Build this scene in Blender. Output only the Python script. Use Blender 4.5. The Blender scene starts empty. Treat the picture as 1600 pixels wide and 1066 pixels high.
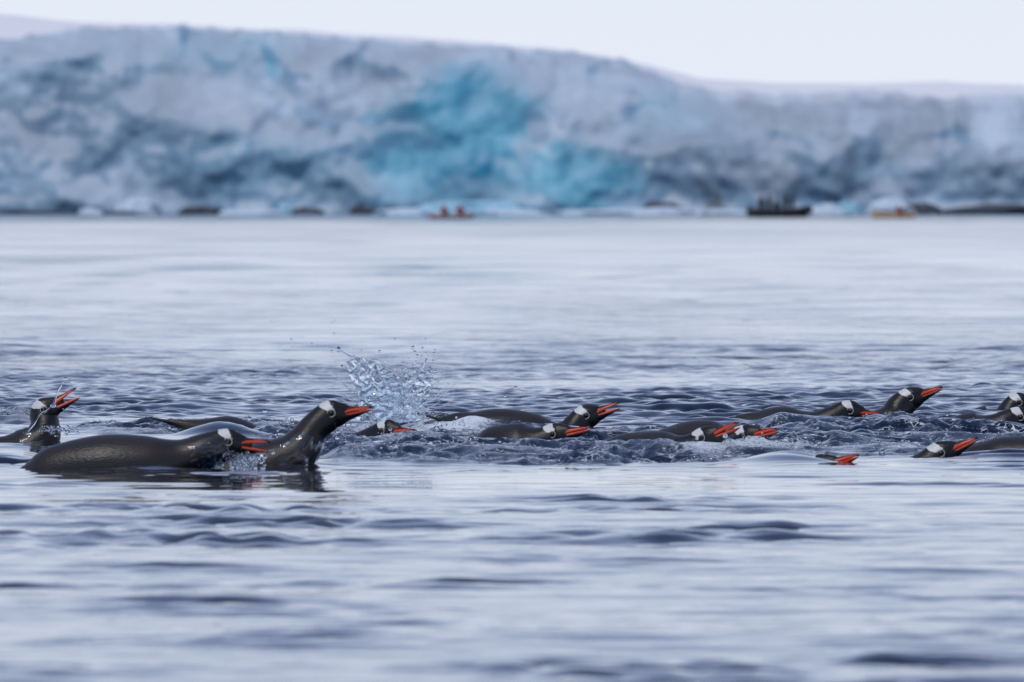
import bpy, bmesh, math, random
import numpy as np
from mathutils import Vector, Matrix

R = math.radians
scene = bpy.context.scene
C = scene.collection

# ------------------------------------------------------------------ camera
F = 17778.0            # focal length in photo pixels (400 mm on a 36 mm sensor, 1600 px wide)
CAM_H = 0.73           # camera height above the water
HORIZON = 325.0        # photo row of the horizon
cam = bpy.data.cameras.new('camera')
cam_o = bpy.data.objects.new('camera', cam)
C.objects.link(cam_o)
cam.lens = 400.0
cam.sensor_width = 36.0
cam.clip_start = 0.1
cam.clip_end = 20000.0
cam_o.location = (0, 0, CAM_H)
cam_o.rotation_euler = (R(90) - math.atan((533 - HORIZON) / F), 0, 0)
cam.dof.use_dof = True
cam.dof.focus_distance = 37.2
cam.dof.aperture_fstop = 14.5
scene.camera = cam_o

# ------------------------------------------------------------------ world: overcast polar sky
SUN_EL, SUN_AZ = R(62), R(205)
world = bpy.data.worlds.new('World')
scene.world = world
world.use_nodes = True
nt = world.node_tree
nt.nodes.clear()
w_out = nt.nodes.new('ShaderNodeOutputWorld')
w_bg = nt.nodes.new('ShaderNodeBackground')
w_sky = nt.nodes.new('ShaderNodeTexSky')
w_sky.sky_type = 'NISHITA'
w_sky.sun_disc = False
w_sky.sun_elevation = SUN_EL
w_sky.sun_rotation = SUN_AZ
w_hs = nt.nodes.new('ShaderNodeHueSaturation')
w_hs.inputs['Saturation'].default_value = 0.6
w_tc = nt.nodes.new('ShaderNodeTexCoord')
w_sep = nt.nodes.new('ShaderNodeSeparateXYZ')
w_ramp = nt.nodes.new('ShaderNodeValToRGB')
w_ramp.color_ramp.elements[0].position = 0.0
w_ramp.color_ramp.elements[0].color = (0.82, 0.868, 0.945, 1)
w_ramp.color_ramp.elements[1].position = 1.0
w_ramp.color_ramp.elements[1].color = (0.13, 0.19, 0.36, 1)
e = w_ramp.color_ramp.elements.new(0.12); e.color = (0.62, 0.73, 0.97, 1)
e = w_ramp.color_ramp.elements.new(0.05); e.color = (0.73, 0.81, 0.97, 1)
e = w_ramp.color_ramp.elements.new(0.24); e.color = (0.40, 0.51, 0.83, 1)
e = w_ramp.color_ramp.elements.new(0.4); e.color = (0.20, 0.28, 0.52, 1)
w_mul = nt.nodes.new('ShaderNodeVectorMath'); w_mul.operation = 'SCALE'
w_mul.inputs['Scale'].default_value = 10.0
w_mix = nt.nodes.new('ShaderNodeMix'); w_mix.data_type = 'RGBA'
w_mix.inputs['Factor'].default_value = 0.975
L = nt.links.new
L(w_tc.outputs['Generated'], w_sep.inputs[0])
L(w_sep.outputs['Z'], w_ramp.inputs['Fac'])
L(w_ramp.outputs['Color'], w_mul.inputs[0])
L(w_sky.outputs['Color'], w_hs.inputs['Color'])
L(w_hs.outputs['Color'], w_mix.inputs['A'])
L(w_mul.outputs['Vector'], w_mix.inputs['B'])
L(w_mix.outputs['Result'], w_bg.inputs['Color'])
w_bg.inputs['Strength'].default_value = 0.1
L(w_bg.outputs[0], w_out.inputs[0])

sun = bpy.data.lights.new('sun', 'SUN')
sun.energy = 1.5
sun.angle = R(14)
sun.color = (1.0, 0.95, 0.88)
sun_o = bpy.data.objects.new('sun', sun)
C.objects.link(sun_o)
sun_dir = Vector((math.sin(SUN_AZ) * math.cos(SUN_EL), math.cos(SUN_AZ) * math.cos(SUN_EL), math.sin(SUN_EL)))
sun_o.rotation_euler = sun_dir.to_track_quat('Z', 'Y').to_euler()
sun_o.location = (0, 0, 60)

scene.view_settings.view_transform = 'Standard'
scene.view_settings.look = 'None'
scene.view_settings.exposure = 0.0
scene.view_settings.gamma = 1.0
scene.cycles.use_denoising = True
scene.cycles.max_bounces = 14
scene.cycles.transmission_bounces = 10
scene.cycles.glossy_bounces = 6
scene.cycles.blur_glossy = 0.3
scene.cycles.sample_clamp_indirect = 6.0

# ------------------------------------------------------------------ helpers
random.seed(11)
rng = np.random.default_rng(7)


def wx(px, d):
    return (px - 800.0) / F * d


def wz(py, d):
    return CAM_H - (py - HORIZON) / F * d


def tag(o, label=None, cat=None, group=None, kind=None):
    if label: o['label'] = label
    if cat: o['category'] = cat
    if group: o['group'] = group
    if kind: o['kind'] = kind
    return o


def link(name, me, mat=None, parent=None):
    o = bpy.data.objects.new(name, me)
    C.objects.link(o)
    if mat is not None and len(me.materials) == 0:
        me.materials.append(mat)
    if parent is not None:
        o.parent = parent
    return o


def empty(name, loc, rz=0.0):
    o = bpy.data.objects.new(name, None)
    C.objects.link(o)
    o.location = loc
    o.rotation_euler = (0, 0, rz)
    o.empty_display_size = 0.1
    return o


def mesh_from(verts, faces, smooth=True, name='m'):
    me = bpy.data.meshes.new(name)
    me.from_pydata([tuple(map(float, v)) for v in verts], [], faces)
    if smooth:
        me.polygons.foreach_set('use_smooth', [True] * len(me.polygons))
    me.update()
    return me


def bm_mesh(bm, smooth=True):
    me = bpy.data.meshes.new('m')
    bm.to_mesh(me)
    bm.free()
    if smooth:
        me.polygons.foreach_set('use_smooth', [True] * len(me.polygons))
    return me


def grid_mesh(P, smooth=True):
    """P: (rows, cols, 3) array -> quad grid mesh, built fast"""
    n, m, _ = P.shape
    me = bpy.data.meshes.new('grid')
    me.vertices.add(n * m)
    me.vertices.foreach_set('co', P.reshape(-1).astype(np.float32))
    idx = np.arange(n * m, dtype=np.int32).reshape(n, m)
    q = np.stack([idx[:-1, :-1], idx[:-1, 1:], idx[1:, 1:], idx[1:, :-1]], -1).reshape(-1, 4)
    nf = len(q)
    me.loops.add(nf * 4)
    me.loops.foreach_set('vertex_index', q.reshape(-1))
    me.polygons.add(nf)
    me.polygons.foreach_set('loop_start', np.arange(0, nf * 4, 4, dtype=np.int32))
    me.polygons.foreach_set('use_smooth', np.full(nf, smooth))
    me.update(calc_edges=True)
    return me


def fattr(me, name, arr):
    a = me.attributes.new(name, 'FLOAT', 'POINT')
    a.data.foreach_set('value', np.asarray(arr, dtype=np.float32).reshape(-1))


def sstep(a, b, x):
    t = np.clip((x - a) / (b - a), 0, 1)
    return t * t * (3 - 2 * t)


_G = np.random.default_rng(3).normal(size=(4096, 2)).astype(np.float32)
_G /= np.linalg.norm(_G, axis=1, keepdims=True)


def perlin(x, y, seed=0):
    x = np.asarray(x, dtype=np.float64); y = np.asarray(y, dtype=np.float64)
    xi = np.floor(x).astype(np.int64); yi = np.floor(y).astype(np.int64)
    xf = (x - xi).astype(np.float32); yf = (y - yi).astype(np.float32)

    def g(ix, iy):
        h = (ix * 374761393 + iy * 668265263 + seed * 1442695041) & 0x7fffffff
        h = ((h ^ (h >> 13)) * 1274126177) & 0x7fffffff
        return _G[(h ^ (h >> 16)) & 4095]
    u = xf * xf * xf * (xf * (xf * 6 - 15) + 10)
    v = yf * yf * yf * (yf * (yf * 6 - 15) + 10)
    g00 = g(xi, yi); g10 = g(xi + 1, yi); g01 = g(xi, yi + 1); g11 = g(xi + 1, yi + 1)
    n00 = g00[..., 0] * xf + g00[..., 1] * yf
    n10 = g10[..., 0] * (xf - 1) + g10[..., 1] * yf
    n01 = g01[..., 0] * xf + g01[..., 1] * (yf - 1)
    n11 = g11[..., 0] * (xf - 1) + g11[..., 1] * (yf - 1)
    a = n00 + u * (n10 - n00)
    b = n01 + u * (n11 - n01)
    return (a + v * (b - a)) * 1.5


def new_mat(name):
    m = bpy.data.materials.new(name)
    m.use_nodes = True
    return m, m.node_tree, m.node_tree.nodes['Principled BSDF']


def plain(name, col, rough=0.5, spec=0.5, noise=0.12, scale=20.0, metal=0.0):
    m, t, b = new_mat(name)
    tc = t.nodes.new('ShaderNodeTexCoord')
    n = t.nodes.new('ShaderNodeTexNoise'); n.inputs['Scale'].default_value = scale
    n.inputs['Detail'].default_value = 4
    mp = t.nodes.new('ShaderNodeMapRange')
    mp.inputs['To Min'].default_value = 1 - noise * 2; mp.inputs['To Max'].default_value = 1 + noise * 2
    sc = t.nodes.new('ShaderNodeVectorMath'); sc.operation = 'SCALE'
    sc.inputs[0].default_value = col
    t.links.new(tc.outputs['Object'], n.inputs['Vector'])
    t.links.new(n.outputs['Fac'], mp.inputs['Value'])
    t.links.new(mp.outputs['Result'], sc.inputs['Scale'])
    t.links.new(sc.outputs['Vector'], b.inputs['Base Color'])
    b.inputs['Roughness'].default_value = rough
    b.inputs['Specular IOR Level'].default_value = spec
    b.inputs['Metallic'].default_value = metal
    return m


# ------------------------------------------------------------------ materials
def make_water_mat():
    m, t, b = new_mat('sea_water')
    tc = t.nodes.new('ShaderNodeTexCoord')
    churn = t.nodes.new('ShaderNodeAttribute'); churn.attribute_name = 'churn'
    foam = t.nodes.new('ShaderNodeAttribute'); foam.attribute_name = 'foam'
    rgh = t.nodes.new('ShaderNodeAttribute'); rgh.attribute_name = 'rgh'
    # fine crinkles on the churned water
    n1 = t.nodes.new('ShaderNodeTexNoise'); n1.inputs['Scale'].default_value = 70; n1.inputs['Detail'].default_value = 3
    n1.inputs['Distortion'].default_value = 0.6; n1.inputs['Roughness'].default_value = 0.65
    t.links.new(tc.outputs['Object'], n1.inputs['Vector'])
    mul = t.nodes.new('ShaderNodeMath'); mul.operation = 'MULTIPLY'
    t.links.new(n1.outputs['Fac'], mul.inputs[0])
    t.links.new(churn.outputs['Fac'], mul.inputs[1])
    bump = t.nodes.new('ShaderNodeBump')
    bump.inputs['Strength'].default_value = 0.5
    bump.inputs['Distance'].default_value = 0.010
    t.links.new(mul.outputs[0], bump.inputs['Height'])
    # wind ripples on the open water
    rip = t.nodes.new('ShaderNodeAttribute'); rip.attribute_name = 'ripple'
    n4 = t.nodes.new('ShaderNodeTexNoise'); n4.inputs['Scale'].default_value = 7.0; n4.inputs['Detail'].default_value = 4
    n4.inputs['Distortion'].default_value = 0.4
    t.links.new(tc.outputs['Object'], n4.inputs['Vector'])
    mul4 = t.nodes.new('ShaderNodeMath'); mul4.operation = 'MULTIPLY'
    t.links.new(n4.outputs['Fac'], mul4.inputs[0]); t.links.new(rip.outputs['Fac'], mul4.inputs[1])
    bump4 = t.nodes.new('ShaderNodeBump'); bump4.inputs['Strength'].default_value = 1.0; bump4.inputs['Distance'].default_value = 0.027
    t.links.new(mul4.outputs[0], bump4.inputs['Height'])
    t.links.new(bump4.outputs['Normal'], bump.inputs['Normal'])
    t.links.new(bump.outputs['Normal'], b.inputs['Normal'])
    # froth
    n2 = t.nodes.new('ShaderNodeTexNoise'); n2.inputs['Scale'].default_value = 55; n2.inputs['Detail'].default_value = 6
    n2.inputs['Roughness'].default_value = 0.7
    t.links.new(tc.outputs['Object'], n2.inputs['Vector'])
    add = t.nodes.new('ShaderNodeMath'); add.operation = 'MULTIPLY_ADD'
    t.links.new(foam.outputs['Fac'], add.inputs[0]); add.inputs[1].default_value = 0.45
    t.links.new(n2.outputs['Fac'], add.inputs[2])
    fr = t.nodes.new('ShaderNodeMapRange')
    fr.inputs['From Min'].default_value = 0.70; fr.inputs['From Max'].default_value = 0.86
    t.links.new(add.outputs[0], fr.inputs['Value'])
    fm0 = t.nodes.new('ShaderNodeMath'); fm0.operation = 'MULTIPLY'
    t.links.new(fr.outputs['Result'], fm0.inputs[0]); t.links.new(foam.outputs['Fac'], fm0.inputs[1])
    # lacy white lines over the churned water: froth plus painted glints
    nd = t.nodes.new('ShaderNodeTexNoise'); nd.inputs['Scale'].default_value = 22; nd.inputs['Detail'].default_value = 3
    t.links.new(tc.outputs['Object'], nd.inputs['Vector'])
    wv = t.nodes.new('ShaderNodeVectorMath'); wv.operation = 'MULTIPLY_ADD'
    wv.inputs[1].default_value = (0.05, 0.05, 0.05)
    t.links.new(nd.outputs['Color'], wv.inputs[0]); t.links.new(tc.outputs['Object'], wv.inputs[2])
    vo = t.nodes.new('ShaderNodeTexVoronoi'); vo.feature = 'DISTANCE_TO_EDGE'; vo.inputs['Scale'].default_value = 46
    t.links.new(wv.outputs['Vector'], vo.inputs['Vector'])
    lr = t.nodes.new('ShaderNodeMapRange'); lr.inputs['From Min'].default_value = 0.10; lr.inputs['From Max'].default_value = 0.03
    t.links.new(vo.outputs['Distance'], lr.inputs['Value'])
    mr = t.nodes.new('ShaderNodeMapRange'); mr.inputs['From Min'].default_value = 0.54; mr.inputs['From Max'].default_value = 0.66
    nm = t.nodes.new('ShaderNodeTexNoise'); nm.inputs['Scale'].default_value = 14; nm.inputs['Detail'].default_value = 4
    t.links.new(tc.outputs['Object'], nm.inputs['Vector']); t.links.new(nm.outputs['Fac'], mr.inputs['Value'])
    l1 = t.nodes.new('ShaderNodeMath'); l1.operation = 'MULTIPLY'
    t.links.new(lr.outputs['Result'], l1.inputs[0]); t.links.new(mr.outputs['Result'], l1.inputs[1])
    l2 = t.nodes.new('ShaderNodeMath'); l2.operation = 'MULTIPLY'
    t.links.new(l1.outputs[0], l2.inputs[0]); t.links.new(churn.outputs['Fac'], l2.inputs[1])
    fm = t.nodes.new('ShaderNodeMath'); fm.operation = 'MAXIMUM'
    t.links.new(fm0.outputs[0], fm.inputs[0]); t.links.new(l2.outputs[0], fm.inputs[1])
    mix = t.nodes.new('ShaderNodeMix'); mix.data_type = 'RGBA'
    mix.inputs['A'].default_value = (0.003, 0.010, 0.030, 1)
    mix.inputs['B'].default_value = (0.78, 0.83, 0.88, 1)
    t.links.new(fm.outputs[0], mix.inputs['Factor'])
    t.links.new(mix.outputs['Result'], b.inputs['Base Color'])
    ra = t.nodes.new('ShaderNodeMath'); ra.operation = 'MULTIPLY_ADD'
    t.links.new(fm.outputs[0], ra.inputs[0]); ra.inputs[1].default_value = 0.5
    t.links.new(rgh.outputs['Fac'], ra.inputs[2])
    t.links.new(ra.outputs[0], b.inputs['Roughness'])
    b.inputs['IOR'].default_value = 1.333
    return m


def make_clear_water():
    m, t, b = new_mat('clear_water')
    b.inputs['Base Color'].default_value = (0.93, 0.97, 1.0, 1)
    b.inputs['Transmission Weight'].default_value = 1.0
    b.inputs['Roughness'].default_value = 0.0
    b.inputs['IOR'].default_value = 1.333
    return m


def make_film():
    m, t, b = new_mat('thin_water_film')
    out = t.nodes['Material Output']
    tr = t.nodes.new('ShaderNodeBsdfTransparent')
    gl = t.nodes.new('ShaderNodeBsdfGlossy'); gl.inputs['Roughness'].default_value = 0.03
    gl.inputs['Color'].default_value = (1, 1, 1, 1)
    fr = t.nodes.new('ShaderNodeFresnel'); fr.inputs['IOR'].default_value = 1.45
    mx = t.nodes.new('ShaderNodeMixShader')
    t.links.new(fr.outputs[0], mx.inputs[0]); t.links.new(tr.outputs[0], mx.inputs[1]); t.links.new(gl.outputs[0], mx.inputs[2])
    t.links.new(mx.outputs[0], out.inputs[0])
    return m


def make_plumage():
    m, t, b = new_mat('wet_plumage')
    tc = t.nodes.new('ShaderNodeTexCoord')
    at = {}
    for k in ('patch', 'belly', 'headness'):
        a = t.nodes.new('ShaderNodeAttribute'); a.attribute_name = k; at[k] = a
    n = t.nodes.new('ShaderNodeTexNoise'); n.inputs['Scale'].default_value = 16; n.inputs['Detail'].default_value = 6
    mpx = t.nodes.new('ShaderNodeMapping'); mpx.inputs['Scale'].default_value = (0.45, 1, 1)
    t.links.new(tc.outputs['Object'], mpx.inputs[0]); t.links.new(mpx.outputs[0], n.inputs['Vector'])
    fine = t.nodes.new('ShaderNodeTexNoise'); fine.inputs['Scale'].default_value = 260; fine.inputs['Detail'].default_value = 3
    mpf = t.nodes.new('ShaderNodeMapping'); mpf.inputs['Scale'].default_value = (0.3, 1, 1)
    t.links.new(tc.outputs['Object'], mpf.inputs[0]); t.links.new(mpf.outputs[0], fine.inputs['Vector'])
    # back: slate with a brown cast in blotches
    mixb = t.nodes.new('ShaderNodeMix'); mixb.data_type = 'RGBA'
    mixb.inputs['A'].default_value = (0.017, 0.0155, 0.0165, 1)
    mixb.inputs['B'].default_value = (0.034, 0.022, 0.017, 1)
    rb = t.nodes.new('ShaderNodeMapRange'); rb.inputs['From Min'].default_value = 0.42; rb.inputs['From Max'].default_value = 0.68
    t.links.new(n.outputs['Fac'], rb.inputs['Value']); t.links.new(rb.outputs['Result'], mixb.inputs['Factor'])
    mixh = t.nodes.new('ShaderNodeMix'); mixh.data_type = 'RGBA'
    mixh.inputs['B'].default_value = (0.008, 0.007, 0.0075, 1)
    t.links.new(at['headness'].outputs['Fac'], mixh.inputs['Factor'])
    t.links.new(mixb.outputs['Result'], mixh.inputs['A'])
    # white patch over the eye and white belly: signed distances with a feathered edge
    prev = mixh
    ragged = t.nodes.new('ShaderNodeTexNoise'); ragged.inputs['Scale'].default_value = 120; ragged.inputs['Detail'].default_value = 5
    t.links.new(mpf.outputs[0], ragged.inputs['Vector'])
    for k, wdt, col in (('patch', 0.0022, (0.72, 0.72, 0.70, 1)), ('belly', 0.010, (0.70, 0.70, 0.68, 1))):
        jit = t.nodes.new('ShaderNodeMath'); jit.operation = 'MULTIPLY_ADD'
        t.links.new(ragged.outputs['Fac'], jit.inputs[0]); jit.inputs[1].default_value = 0.010 if k == 'patch' else 0.02
        t.links.new(at[k].outputs['Fac'], jit.inputs[2])
        r = t.nodes.new('ShaderNodeMapRange')
        b0 = 0.005 if k == 'patch' else 0.01
        r.inputs['From Min'].default_value = b0; r.inputs['From Max'].default_value = b0 + wdt
        t.links.new(jit.outputs[0], r.inputs['Value'])
        mx = t.nodes.new('ShaderNodeMix'); mx.data_type = 'RGBA'
        mx.inputs['B'].default_value = col
        t.links.new(r.outputs['Result'], mx.inputs['Factor'])
        t.links.new(prev.outputs['Result'], mx.inputs['A'])
        prev = mx
    t.links.new(prev.outputs['Result'], b.inputs['Base Color'])
    rr = t.nodes.new('ShaderNodeMapRange')
    rr.inputs['To Min'].default_value = 0.26; rr.inputs['To Max'].default_value = 0.52
    t.links.new(n.outputs['Fac'], rr.inputs['Value']); t.links.new(rr.outputs['Result'], b.inputs['Roughness'])
    b.inputs['Specular IOR Level'].default_value = 0.42
    bump = t.nodes.new('ShaderNodeBump'); bump.inputs['Strength'].default_value = 0.42; bump.inputs['Distance'].default_value = 0.003
    clump = t.nodes.new('ShaderNodeTexNoise'); clump.inputs['Scale'].default_value = 55; clump.inputs['Detail'].default_value = 4
    t.links.new(mpf.outputs[0], clump.inputs['Vector'])
    hadd = t.nodes.new('ShaderNodeMath'); hadd.operation = 'MULTIPLY_ADD'
    t.links.new(clump.outputs['Fac'], hadd.inputs[0]); hadd.inputs[1].default_value = 0.4
    t.links.new(fine.outputs['Fac'], hadd.inputs[2])
    t.links.new(hadd.outputs[0], bump.inputs['Height'])
    t.links.new(bump.outputs['Normal'], b.inputs['Normal'])
    return m


def make_bill():
    m, t, b = new_mat('bill_horn')
    a = t.nodes.new('ShaderNodeAttribute'); a.attribute_name = 'orange'
    tc = t.nodes.new('ShaderNodeTexCoord')
    n = t.nodes.new('ShaderNodeTexNoise'); n.inputs['Scale'].default_value = 120; n.inputs['Detail'].default_value = 3
    t.links.new(tc.outputs['Object'], n.inputs['Vector'])
    om = t.nodes.new('ShaderNodeMix'); om.data_type = 'RGBA'
    om.inputs['A'].default_value = (0.60, 0.034, 0.010, 1)
    om.inputs['B'].default_value = (0.85, 0.095, 0.018, 1)
    t.links.new(n.outputs['Fac'], om.inputs['Factor'])
    r = t.nodes.new('ShaderNodeMapRange'); r.inputs['From Min'].default_value = -0.0008; r.inputs['From Max'].default_value = 0.0008
    t.links.new(a.outputs['Fac'], r.inputs['Value'])
    mx = t.nodes.new('ShaderNodeMix'); mx.data_type = 'RGBA'
    mx.inputs['A'].default_value = (0.014, 0.012, 0.012, 1)
    t.links.new(r.outputs['Result'], mx.inputs['Factor']); t.links.new(om.outputs['Result'], mx.inputs['B'])
    t.links.new(mx.outputs['Result'], b.inputs['Base Color'])
    b.inputs['Roughness'].default_value = 0.32
    return m


def make_ice():
    m, t, b = new_mat('glacier_ice')
    at = {}
    for k in ('blue', 'snow', 'dark_ice'):
        a = t.nodes.new('ShaderNodeAttribute'); a.attribute_name = k; at[k] = a
    tc = t.nodes.new('ShaderNodeTexCoord')
    n = t.nodes.new('ShaderNodeTexNoise'); n.inputs['Scale'].default_value = 0.10; n.inputs['Detail'].default_value = 4
    n.inputs['Roughness'].default_value = 0.62; n.inputs['Distortion'].default_value = 0.8
    t.links.new(tc.outputs['Object'], n.inputs['Vector'])
    base = t.nodes.new('ShaderNodeValToRGB')
    base.color_ramp.elements[0].position = 0.36; base.color_ramp.elements[0].color = (0.18, 0.29, 0.40, 1)
    base.color_ramp.elements[1].position = 0.74; base.color_ramp.elements[1].color = (0.48, 0.65, 0.78, 1)
    el = base.color_ramp.elements.new(0.53); el.color = (0.24, 0.39, 0.53, 1)
    t.links.new(n.outputs['Fac'], base.inputs['Fac'])
    blue = t.nodes.new('ShaderNodeValToRGB')
    blue.color_ramp.elements[0].position = 0.3; blue.color_ramp.elements[0].color = (0.03, 0.24, 0.38, 1)
    blue.color_ramp.elements[1].position = 0.75; blue.color_ramp.elements[1].color = (0.27, 0.64, 0.78, 1)
    t.links.new(n.outputs['Fac'], blue.inputs['Fac'])
    prev = base.outputs['Color']
    for k, src, col in (('blue', blue, None), ('snow', None, (0.90, 0.91, 0.92, 1)), ('dark_ice', None, (0.09, 0.10, 0.11, 1))):
        mx = t.nodes.new('ShaderNodeMix'); mx.data_type = 'RGBA'
        t.links.new(at[k].outputs['Fac'], mx.inputs['Factor'])
        t.links.new(prev, mx.inputs['A'])
        if src is not None: t.links.new(src.outputs['Color'], mx.inputs['B'])
        else: mx.inputs['B'].default_value = col
        prev = mx.outputs['Result']
    t.links.new(prev, b.inputs['Base Color'])
    b.inputs['Roughness'].default_value = 0.6
    b.inputs['Specular IOR Level'].default_value = 0.3
    n3 = t.nodes.new('ShaderNodeTexNoise'); n3.inputs['Scale'].default_value = 0.5; n3.inputs['Detail'].default_value = 6
    t.links.new(tc.outputs['Object'], n3.inputs['Vector'])
    bump = t.nodes.new('ShaderNodeBump'); bump.inputs['Strength'].default_value = 0.2; bump.inputs['Distance'].default_value = 0.6
    t.links.new(n3.outputs['Fac'], bump.inputs['Height']); t.links.new(bump.outputs['Normal'], b.inputs['Normal'])
    return m


M_WATER = make_water_mat()
M_CLEAR = make_clear_water()
M_FILM = make_film()
M_PLUME = make_plumage()
M_BILL = make_bill()
M_ICE = make_ice()
M_EYE = plain('eye_dark', (0.006, 0.004, 0.003), 0.08, 0.6, 0.0)
M_RING = plain('eye_ring_white', (0.62, 0.60, 0.56), 0.5, 0.3, 0.1, 80)
M_TAIL = plain('tail_feather', (0.022, 0.020, 0.020), 0.5, 0.4, 0.25, 60)
M_ROCK = plain('wet_shore_rock', (0.060, 0.072, 0.090), 0.6, 0.4, 0.3, 0.8)
M_FLOE = plain('floating_ice', (0.62, 0.74, 0.83), 0.55, 0.3, 0.12, 0.7)
M_FLOE_BLUE = plain('floating_blue_ice', (0.40, 0.66, 0.80), 0.5, 0.3, 0.12, 0.7)
M_SNOW = plain('snow_field', (0.94, 0.93, 0.93), 0.8, 0.2, 0.03, 0.02)
M_RUBBER = plain('boat_rubber', (0.012, 0.013, 0.016), 0.45, 0.4, 0.1, 4)
M_REDHULL = plain('faded_red_hull', (0.55, 0.34, 0.33), 0.35, 0.5, 0.08, 3)
M_YELHULL = plain('orange_yellow_hull', (0.78, 0.42, 0.14), 0.35, 0.5, 0.08, 3)
M_REDCLOTH = plain('red_jacket', (0.32, 0.045, 0.03), 0.8, 0.2, 0.1, 8)
M_DARKCLOTH = plain('dark_jacket', (0.022, 0.030, 0.032), 0.8, 0.2, 0.2, 8)
M_PADDLE = plain('paddle_shaft', (0.05, 0.05, 0.05), 0.5, 0.4, 0.1, 8)

# ------------------------------------------------------------------ penguins as measured on the photograph
# d: distance; spine: (px, py, half height px) from the tail to the nape; eye, pitch of the bill, opening up/down, yaw
PENGUINS = [
    dict(d=31.8, spine=[(4, 744, 4), (30, 744, 12), (60, 743, 33), (100, 735, 43), (165, 731, 52), (235, 729, 48), (285, 717, 31), (320, 705, 28)],
         eye=(357, 690), pitch=-2, op=(6, 8), label='nearest penguin, long dark back at the water and orange bill wide open'),
    dict(d=32.25, spine=[(270, 765, 5), (300, 762, 22), (345, 756, 44), (405, 738, 46), (452, 716, 37), (475, 693, 30), (491, 669, 23.5)],
         eye=(518, 645.5), pitch=11, op=(0.5, 0.5), label='penguin with neck raised high and bill closed, in front of the splash'),
    dict(d=35.3, spine=[(-190, 725, 5), (-160, 722, 20), (-100, 720, 38), (-45, 718, 42), (5, 714, 32), (44, 704, 36), (66, 682, 29), (70, 662, 23)],
         eye=(69, 640), pitch=31, op=(8, 8), label='penguin with open bill tipped up and water running off its head'),
    dict(d=37.4, spine=[(262, 659, 4), (288, 665, 9), (318, 678, 26), (350, 688, 39), (385, 696, 36), (412, 703, 25)],
         eye=(440, 712), pitch=-12, op=(0, 0), label='penguin showing only a low back and its tail, head under water'),
    dict(d=36.3, spine=[(470, 735, 5), (490, 732, 22), (525, 722, 40), (562, 710, 36), (588, 686, 22)],
         eye=(607, 673), pitch=2, op=(3, 4), yaw=-40, label='penguin with only crown and short orange bill above the froth below the splash'),
    dict(d=37.6, spine=[(688, 656, 4), (712, 663, 20), (745, 677, 37), (790, 682, 43), (838, 688, 41), (872, 686, 28), (890, 676, 22), (900, 665, 20)],
         eye=(915.6, 649.4), pitch=21, op=(5, 4), label='penguin with head up and bill parted, behind the low swimming penguin'),
    dict(d=35.6, spine=[(722, 704, 4), (745, 700, 16), (768, 698, 31), (795, 701, 39), (825, 701, 39), (850, 691, 25)],
         eye=(869, 678.5), pitch=14, op=(1, 1.5), yaw=-22, label='penguin swimming low with closed orange bill, below the open-billed one'),
    dict(d=34.1, spine=[(924, 708, 3), (944, 702, 10), (972, 706, 28), (1012, 716, 42), (1052, 717, 41), (1083, 702, 25)],
         eye=(1104, 684), pitch=24, op=(4, 3), yaw=-28, label='penguin with sleek back whose bill points up at the next head'),
    dict(d=35.1, spine=[(1012, 690, 4), (1040, 692, 22), (1075, 697, 38), (1112, 698, 40), (1142, 694, 26)],
         eye=(1168, 681), pitch=14, op=(1, 2), yaw=-35, label='penguin whose head shows just past the upturned bill, froth below its chin'),
    dict(d=39.0, spine=[(1125, 672, 4), (1152, 665, 16), (1185, 672, 32), (1215, 675, 40), (1246, 675, 38), (1276, 666, 24), (1302, 655, 21)],
         eye=(1328, 642), pitch=-4, op=(0.5, 1), label='penguin with bill tilted down and long back, before the tallest raised head'),
    dict(d=39.3, spine=[(1230, 705, 4), (1255, 702, 22), (1300, 694, 38), (1342, 688, 41), (1378, 671, 34), (1397, 652, 25), (1405, 638, 22)],
         eye=(1422, 621), pitch=21, op=(0.5, 0.5), label='tallest raised penguin head with clean white patch and closed bill'),
    dict(d=38.2, spine=[(1436, 676, 4), (1465, 671, 14), (1498, 679, 33), (1530, 681, 37), (1556, 669, 23), (1572, 662, 21)],
         eye=(1594, 652), pitch=5, op=(0, 0), label='penguin cut by the right edge, back and white eye patch showing'),
    dict(d=40.5, spine=[(1480, 660, 4), (1495, 660, 14), (1520, 668, 32), (1548, 670, 37), (1570, 656, 23), (1579, 643, 20)],
         eye=(1592, 629), pitch=10, op=(0, 0), label='farthest penguin at the right edge, only back and crown showing'),
    dict(d=33.5, spine=[(1290, 790, 4), (1320, 788, 22), (1365, 776, 44), (1415, 754, 38), (1446, 730, 25)],
         eye=(1470, 708), pitch=26, op=(0.5, 0.5), label='penguin with sunken head and orange bill aimed up across another back'),
    dict(d=33.95, spine=[(1490, 716, 4), (1514, 712, 14), (1545, 720, 36), (1585, 727, 46), (1632, 728, 48), (1682, 716, 31), (1712, 703, 26)],
         eye=(1745, 690), pitch=5, op=(0, 0), label='penguin leaving the right edge, smooth dark back behind the upturned bill'),
    dict(d=32.5, spine=[(1110, 795, 4), (1135, 792, 20), (1180, 784, 42), (1220, 772, 38), (1255, 752, 25)],
         eye=(1283, 729), pitch=21, op=(0, 1), yaw=-20, label='mostly submerged penguin whose orange bill tip breaks the smooth near water'),
]


def pen_world(p, px, py):
    return wx(px, p['d']), wz(py, p['d'])


# ------------------------------------------------------------------ sea surface
def yw(py):
    return F * CAM_H / (py - HORIZON)


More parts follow.
